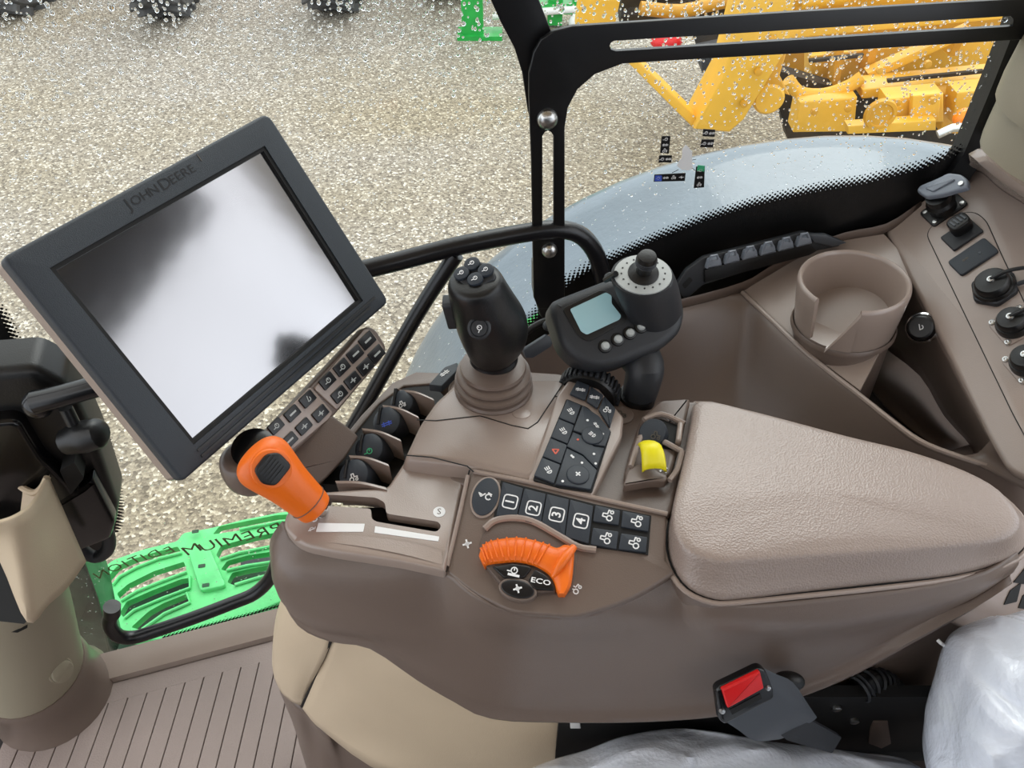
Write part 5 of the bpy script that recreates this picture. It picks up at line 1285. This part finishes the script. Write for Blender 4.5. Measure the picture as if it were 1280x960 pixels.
bm = BM(); sphere_bm(bm, P(48, 505, y=.57), .0155); obj('ball_joint', bm, 'black_gloss', ft)
tube('knob', [P(84, 552, y=.57), P(104, 546, y=.57), P(124, 541, y=.572), P(130, 540, y=.572)], [.015, .018, .0165, .010], 'black', ft, smooth_n=3)
tube('knob_stem', [P(82, 510, y=.58), P(92, 530, y=.575)], .007, 'black', ft)
ht = thing('cable_loop', 'black curved hose loop hanging under the pillar box', 'hose', P(120, 690, y=.6))
tube('hose', [P(*q, y=.60) for q in ((88, 640), (92, 668), (104, 688), (120, 696), (134, 688), (136, 672), (128, 652), (122, 632))], .0085, 'black_soft', ht, smooth_n=5)
dk = thing('outer_post', 'dark wet post outside the glass between column and green step', 'post', P(95, 750, y=.78))
plate('post', frame3(P(60, 690, y=.74), P(135, 815, y=.74), P(90, 600, y=.74)), [(40, 640), (92, 640), (100, 690), (122, 750), (140, 830), (60, 840), (30, 740)], -.06, 0, 'black_glass', dk, b=.004)

ct = thing('steering_column', 'beige steering column with flared open cover and oval plug on the left', 'column', (-.74, .555, 0))
cA = Vector((-.748, .552, .10)); cB = P(-28, 640, t=.98)
cB = P(8, 690, t=1.03)
def cring(c, r, n=16, k=1.0): return [c + Vector((r * math.cos(a), r * k * math.sin(a), 0)) for a in [6.283 * i / n for i in range(n)]]
c0 = P(40, 838, z=.09); c1 = P(22, 770, t=1.13); c2 = P(0, 690, t=.98)
loft('column_tube', [cring(c0, .076), cring(c0.lerp(c1, .5), .0735), cring(c1, .071), cring(c2, .062)], 'beige_grey', ct, n=2, nv=4)
loft('base_flange', [cring(c0 + Vector((.0, -.0, -.088)), .092), cring(c0 + Vector((0, 0, -.07)), .085), cring(c0 + Vector((0, 0, -.045)), .081), cring(c0 + Vector((0, 0, -.012)), .081), cring(c0 + Vector((0, 0, .0)), .078)], 'taupe', ct, n=2, nv=3)
F_ = None
pc_ = P(76, 838, t=1.115)
pd = (pc_ - c0); pn = Vector((pd.x, pd.y, 0)).normalized()
d_ = ray(76, 838).normalized(); tt = .8; cc0 = c0
while tt < 2:
    p = CAM + d_ * tt; f = (p.z - c0.z) / (c1.z - c0.z); ce = c0.lerp(c1, f); q = p - ce; q.z = 0
    if q.length < lerp(.076, .071, f): break
    tt += .0005
PF = Frame(p, Vector((q.y, -q.x, 0)) * -1, q.normalized() + Vector((0, 0, .1)))
lathe('oval_plug', PF, 0, 0, [(.0185, -.006), (.0185, .001), (.0165, .002), (.0160, .0005), (.0158, .006), (.014, .0075), (0, .0085)], 'beige_grey', ct, n=28, sy=1.25)
# flared cover
tt_ = .86
rim_ = [(-60, 690), (-20, 668), (0, 657), (30, 641), (48, 622), (57, 602), (61, 597)]
btm = [(-50, 700), (-20, 712), (2, 728), (34, 778), (62, 755), (86, 733), (107, 704)]
rimP = [P(a, b, t=t_) for (a, b), t_ in zip(rim_, (.80, .80, .81, .83, .86, .89, .90))]
btmP = [P(a, b, t=t_) for (a, b), t_ in zip(btm, (.90, .90, .905, .92, .95, .98, 1.0))]
tr_ = [P(*q) for q in ()]
trow = [P(a, b, t=t_) for a, b, t_ in ((-70, 676, .80), (-30, 664, .80), (0, 655, .81), (22, 646, .82), (42, 632, .845), (53, 615, .875), (62, 597, .90))]
brow = [P(a, b, t=t_) for a, b, t_ in ((-70, 640, .87), (-30, 668, .88), (0, 703, .89), (34, 778, .92), (62, 755, .95), (86, 733, .98), (108, 702, 1.0))]
mrow = [a.lerp(b, .5) + (CAM - a).normalized() * .008 for a, b in zip(trow, brow)]
patch('cover_shell', [trow, mrow, brow], 4, 5, 'beige', ct, thick=.005)
patch('cover_inner', [[P(a, b, t=t_) for a, b, t_ in ((-60, 600, .93), (0, 585, .93), (14, 592, .93), (26, 608, .92), (42, 616, .91), (55, 606, .905), (61, 597, .90))], [P(a, b, t=t_) for a, b, t_ in ((-60, 690, 1.0), (0, 680, 1.0), (14, 680, 1.0), (26, 680, .98), (42, 680, .98), (55, 680, .97), (66, 680, .97))]], 4, 3, 'beige', ct, thick=.005)
tube('cover_rim', [P(a, b, t=t_) for a, b, t_ in ((0, 585, .93), (14, 592, .93), (26, 608, .92), (42, 616, .91), (52, 610, .905), (59, 597, .90))], .004, 'beige', ct, n=8, smooth_n=4)
plate('cover_gap_shade', frame3(P(0, 705, t=.93), P(36, 776, t=.95), P(-40, 780, t=.95)), [(-60, 640), (-2, 692), (36, 772), (30, 780), (-60, 770)], -.004, 0, 'dark', ct)  # dark sheet standing in for the shade in the gap below the cover
patch('column_core', [[P(-70, 640, t=1.0), P(20, 640, t=1.0), P(50, 650, t=.99)], [P(-70, 760, t=1.0), P(10, 790, t=1.02), P(34, 785, t=1.03)]], 3, 3, 'dark', ct, thick=.01)

# =====================================================================
# LOWER BODY UNDER THE CONSOLE, SEAT
# =====================================================================
pt = thing('seat_pedestal', 'beige moulded pedestal cover under the armrest console', 'pedestal', P(520, 900, z=.0))
a0 = Pz([(352, 742, .55), (372, 765, .55), (410, 780, .55), (420, 784, .55)]); 
def colz(px_list, zs): return [Pz([(a, b, z) for a, b in l]) for l, z in zip(px_list, zs)]
rows = [Pz([(356, 735, .52), (366, 760, .52), (390, 780, .52), (418, 790, .52)]),
        Pz([(344, 775, .44), (352, 800, .44), (376, 815, .44), (405, 825, .44)]),
        Pz([(340, 825, .33), (348, 845, .33), (366, 860, .33), (385, 862, .33)]),
        Pz([(343, 848, .27), (352, 866, .27), (366, 878, .27), (378, 882, .27)])]
patch('front_panel', rows, 4, 4, 'beige', pt, thick=.004)
rows = [Pz([(420, 786, .53), (470, 790, .54), (540, 840, .53), (640, 880, .51), (720, 885, .51)]),
        Pz([(402, 830, .42), (450, 850, .42), (535, 875, .42), (640, 905, .42), (710, 905, .42)]),
        Pz([(384, 872, .31), (430, 900, .31), (530, 930, .31), (640, 955, .31), (706, 960, .31)]),
        Pz([(378, 886, .27), (405, 915, .24), (490, 970, .22), (640, 990, .22), (705, 1000, .22)])]
patch('side_panel', rows, 4, 4, 'beige', pt, thick=.004)
bm = BM(); q = Pz([(419, 787, .531), (403, 828, .422), (385, 866, .32), (377, 883, .275)]); tube_pts(bm, cr1(q, 4), .0018, 6); obj('panel_seam', bm, 'dark', pt)
rows = [Pz([(345, 845, .262), (366, 876, .262), (384, 890, .255), (400, 912, .24), (412, 918, .235), (424, 914, .23), (480, 950, .22), (560, 1000, .2)]),
        Pz([(352, 870, .20), (372, 905, .19), (390, 920, .17), (405, 940, .15), (420, 955, .13), (440, 965, .12), (490, 990, .12), (560, 1030, .12)]),
        Pz([(366, 900, .06), (380, 950, .02), (395, 990, .0), (410, 1010, .0), (440, 1020, .0), (460, 1030, .0), (500, 1040, .0), (560, 1060, .0)])]
patch('base_shroud', rows, 4, 4, 'taupe', pt, thick=.004)
for q in (P(362, 668 + 180, z=.22),): pass

mt = thing('seat_mechanism', 'black seat mechanism with bolts between console and covered seat', 'mechanism', (.2, .33, .2))
bm = BM(); box_w(bm, (.05, .348, .18), (.55, .36, .505)); obj('frame_plate', bm, 'dark', mt, smooth=False)
bm = BM(); box_w(bm, (.18, .338, .30), (.50, .348, .36)); obj('rail', bm, 'black', mt, smooth=False)
MFm = yplane(.346)
for p in ((1046, 886), (1068, 902)):
    u, v = MFm.px(*p); lathe('bolt', MFm, u, v, [(.0048, -.002), (.0048, .0012), (.003, .002), (0, .002)], 'steel', mt, n=12)
plate('hanger_tab', MFm, [(1088, 912), (1092, 903), (1110, 903), (1114, 930), (1102, 936), (1086, 930)], -.004, 0, 'taupe_dark', mt, b=.001)
plate('white_clip', MFm, [(712, 897), (724, 897), (726, 911), (713, 911)], -.003, 0, 'white', mt, b=.001)
hs = thing('coiled_hose', 'short black ribbed hose end behind the buckle', 'hose', P(1110, 850, z=.45))
hp_ = cr1(Pz([(1075, 862, .50), (1092, 852, .50), (1108, 856, .48), (1122, 872, .46)]), 6)
bm = BM(); tube_pts(bm, hp_, .012, 14); obj('hose_core', bm, 'black', hs)
for i in range(0, len(hp_) - 1, 2):
    d = (hp_[i + 1] - hp_[i]).normalized(); F_ = Frame(hp_[i], d.cross(Vector((0, 0, 1))), d); lathe('hose_ring', F_, 0, 0, [(.0125, -.002), (.0145, 0), (.0125, .002)], 'black_soft', hs, n=18)
tube('hose_cuff', Pz([(1072, 870, .49), (1088, 858, .50), (1104, 866, .49)]), .006, 'grey_plastic', hs, smooth_n=4)
lc = thing('lower_console', 'dark taupe lower side panel showing between armrest and covered seat', 'console', (.5, .42, 0))
patch('lower_panel', [Pz([(1030, 850, .50), (1100, 815, .52), (1180, 765, .55), (1260, 720, .58), (1330, 690, .6)]), Pz([(1040, 880, .46), (1110, 870, .46), (1190, 840, .46), (1280, 800, .48), (1350, 760, .5)]), Pz([(1060, 886, .44), (1120, 890, .42), (1200, 900, .38), (1290, 880, .4), (1360, 840, .4)])], 3, 3, 'taupe', lc)
# grille at the right edge
GFr = frame3(P(1190, 765, z=.585), P(1290, 680, z=.60), P(1290, 770, z=.55))
vt = thing('vent_grille', 'taupe vent with black slots at the right edge above the wrapped backrest', 'vent', P(1260, 730, z=.5))
plate('vent_frame', GFr, [(1176, 772), (1196, 740), (1236, 706), (1300, 650), (1310, 760), (1240, 800)], -.01, 0, 'taupe_light', vt, b=.003, r=.004)
for q in ([(1254, 756), (1262, 738), (1276, 728), (1270, 752)], [(1266, 728), (1282, 708), (1300, 700), (1296, 728), (1278, 730)], [(1272, 760), (1278, 744), (1300, 734), (1300, 764)]):
    plate('vent_slot', GFr, q, 0, .001, 'dark', vt, r=.001)

# seat: two cushions under clear plastic
def cushion(name, rings, m, parent, nn=3, nv=4): return loft(name, rings, m, parent, n=nn, nv=nv)
se = thing('seat', 'seat wrapped in wrinkled clear plastic at the bottom right', 'seat', (.25, .1, .1))
edge = Pz([(640, 965, .44), (690, 944, .45), (735, 926, .455), (780, 912, .46), (840, 905, .46), (900, 905, .46), (960, 918, .455), (1020, 928, .455), (1080, 930, .45), (1130, 940, .44), (1160, 962, .43)])
rows = []
for f, dz in ((-.02, -.06), (0, 0), (.03, .02), (.10, .035), (.3, .045), (.6, .05), (1, .05)):
    r = []
    for i, p in enumerate(edge):
        q = Vector((p.x * (1 - .1 * f), p.y - f * .40, p.z + dz - .02 + .006 * math.sin(i * 2.1 + f * 9)))
        r.append(q)
    rows.append(r)
def wrinkle(k, st):
    def f(p):
        q = Vector((p.x * k * st[0], p.y * k * st[1], p.z * k * st[2]))
        r = (1 - abs(noise.noise(q)) * 2) ** 3; r2 = (1 - abs(noise.noise(q * 2.3 + Vector((3, 1, 2)))) * 2) ** 3
        return Vector((-.2, -.3, 1)) * (.011 * r + .005 * r2)
    return f
patch('seat_cushion', rows, 9, 8, 'plastic_film', se, thick=.02, disp=wrinkle(9, (.6, 1.6, 1)))
bk = [[(1285, 762, .62), (1250, 772, .62), (1215, 777, .61), (1186, 795, .60), (1176, 815, .59), (1165, 850, .57), (1156, 890, .55), (1153, 930, .53), (1158, 975, .51)],
      [(1300, 800, .66), (1262, 806, .66), (1235, 815, .65), (1213, 830, .64), (1205, 850, .63), (1195, 880, .61), (1188, 915, .59), (1187, 950, .57), (1190, 990, .55)],
      [(1330, 850, .68), (1300, 860, .68), (1275, 865, .67), (1260, 875, .66), (1245, 890, .655), (1235, 915, .64), (1228, 945, .62), (1228, 980, .60), (1230, 1020, .58)],
      [(1400, 950, .66), (1380, 960, .66), (1360, 965, .65), (1350, 970, .65), (1330, 985, .64), (1310, 1000, .63), (1300, 1010, .61), (1290, 1040, .6), (1290, 1060, .58)]]
def wr(l, k): return [P(a, b, z=z) + Vector((0, 0, .004 * math.sin(i * 2.7 + k * 1.9))) for i, (a, b, z) in enumerate(l)]
rr = [wr(l, k) for k, l in enumerate(bk)]
rr = [[p + Vector((.06, .03, -.10)) for p in rr[0]]] + rr
patch('backrest', rr, 9, 12, 'plastic_film', se, thick=.02, disp=wrinkle(10, (1.6, .8, .8)))
def rbox(x0, x1, y0, y1, z): return [Vector((x0, y0, z)), Vector(((x0 + x1) / 2, y0 - .01, z)), Vector((x1, y0, z)), Vector((x1 + .01, (y0 + y1) / 2, z)), Vector((x1, y1, z)), Vector(((x0 + x1) / 2, y1 + .01, z)), Vector((x0, y1, z)), Vector((x0 - .02, (y0 + y1) / 2, z))]
loft('backrest_core', [rbox(.52, .62, -.22, .12, .42), rbox(.53, .66, -.24, .14, .6), rbox(.56, .68, -.22, .13, .9), rbox(.59, .68, -.17, .09, 1.08), rbox(.61, .66, -.08, .02, 1.1)], 'plastic_film', se, n=4, nv=5)
tube('plastic_tag', [P(1182, 808, z=.60), P(1176, 804, z=.605), P(1172, 800, z=.605)], .0016, 'white', se, n=6)
# belt buckle
bt = thing('belt_buckle', 'black seat belt buckle with a bright red release button', 'buckle', P(950, 880, z=.50))
b1, b0 = P(930, 868, z=0.615), P(990, 915, z=0.560)
X_ = (P(960, 842, z=0.620) - P(902, 872, z=0.620)).normalized(); ax2 = (b1 - b0).normalized()
FBk = frame3(P(900, 868, z=0.620), P(962, 848, z=0.625), P(910, 900, z=0.595))
plate('buckle_top', FBk, [(894, 862), (898, 857), (948, 833), (956, 836), (966, 862), (966, 872), (905, 904), (899, 900)], -.006, .003, 'black_gloss', bt, b=.003, r=.004)
plate('release_button', FBk, [(899, 857), (946, 834), (951, 855), (906, 880)], .002, .0065, 'red', bt, b=.0015, r=.0015, label='bright red button')
plate('buckle_slot', FBk, [(910, 884), (948, 864), (950, 870), (913, 890)], .003, .0036, 'dark', bt)
for p in ((901, 886), (958, 857)):
    lathe('buckle_rivet', FBk, *FBk.px(*p), [(.0028, .002), (.0022, .0045), (0, .005)], 'steel', bt, n=10)
T0 = [FBk.w(*FBk.px(*p), -.004) for p in ((894, 864), (950, 833), (966, 866), (902, 904))]
def shift(l, v): return [p + v for p in l]
endp = [P(960, 915, z=0.560), P(1010, 880, z=0.580), P(1022, 898, z=0.560), P(975, 925, z=0.545)]
midp = [P(935, 905, z=0.580), P(990, 850, z=0.600), P(1004, 886, z=0.580), P(945, 928, z=0.560)]
def soft(l): 
    out = []
    for i in range(4):
        a, b = l[i], l[(i + 1) % 4]
        for f in (.08, .36, .64, .92): out.append(a.lerp(b, f))
    return out
loft('buckle_body', [soft(T0), soft([a.lerp(b, .5) for a, b in zip(T0, midp)]), soft(midp), soft(endp)], 'grey_plastic', bt, n=1, nv=3)
bm = BM(); sphere_bm(bm, P(985, 852, z=0.585), .012, 1.3, .8, .8); obj('buckle_lug', bm, 'black', bt)
loft('buckle_strap', [soft([P(975, 918, z=0.555), P(1005, 893, z=0.565), P(1012, 900, z=0.560), P(985, 926, z=0.550)]), soft([P(1030, 935, z=0.520), P(1045, 915, z=0.520), P(1052, 922, z=0.515), P(1040, 942, z=0.515)])], 'black_soft', bt, n=1, nv=1)
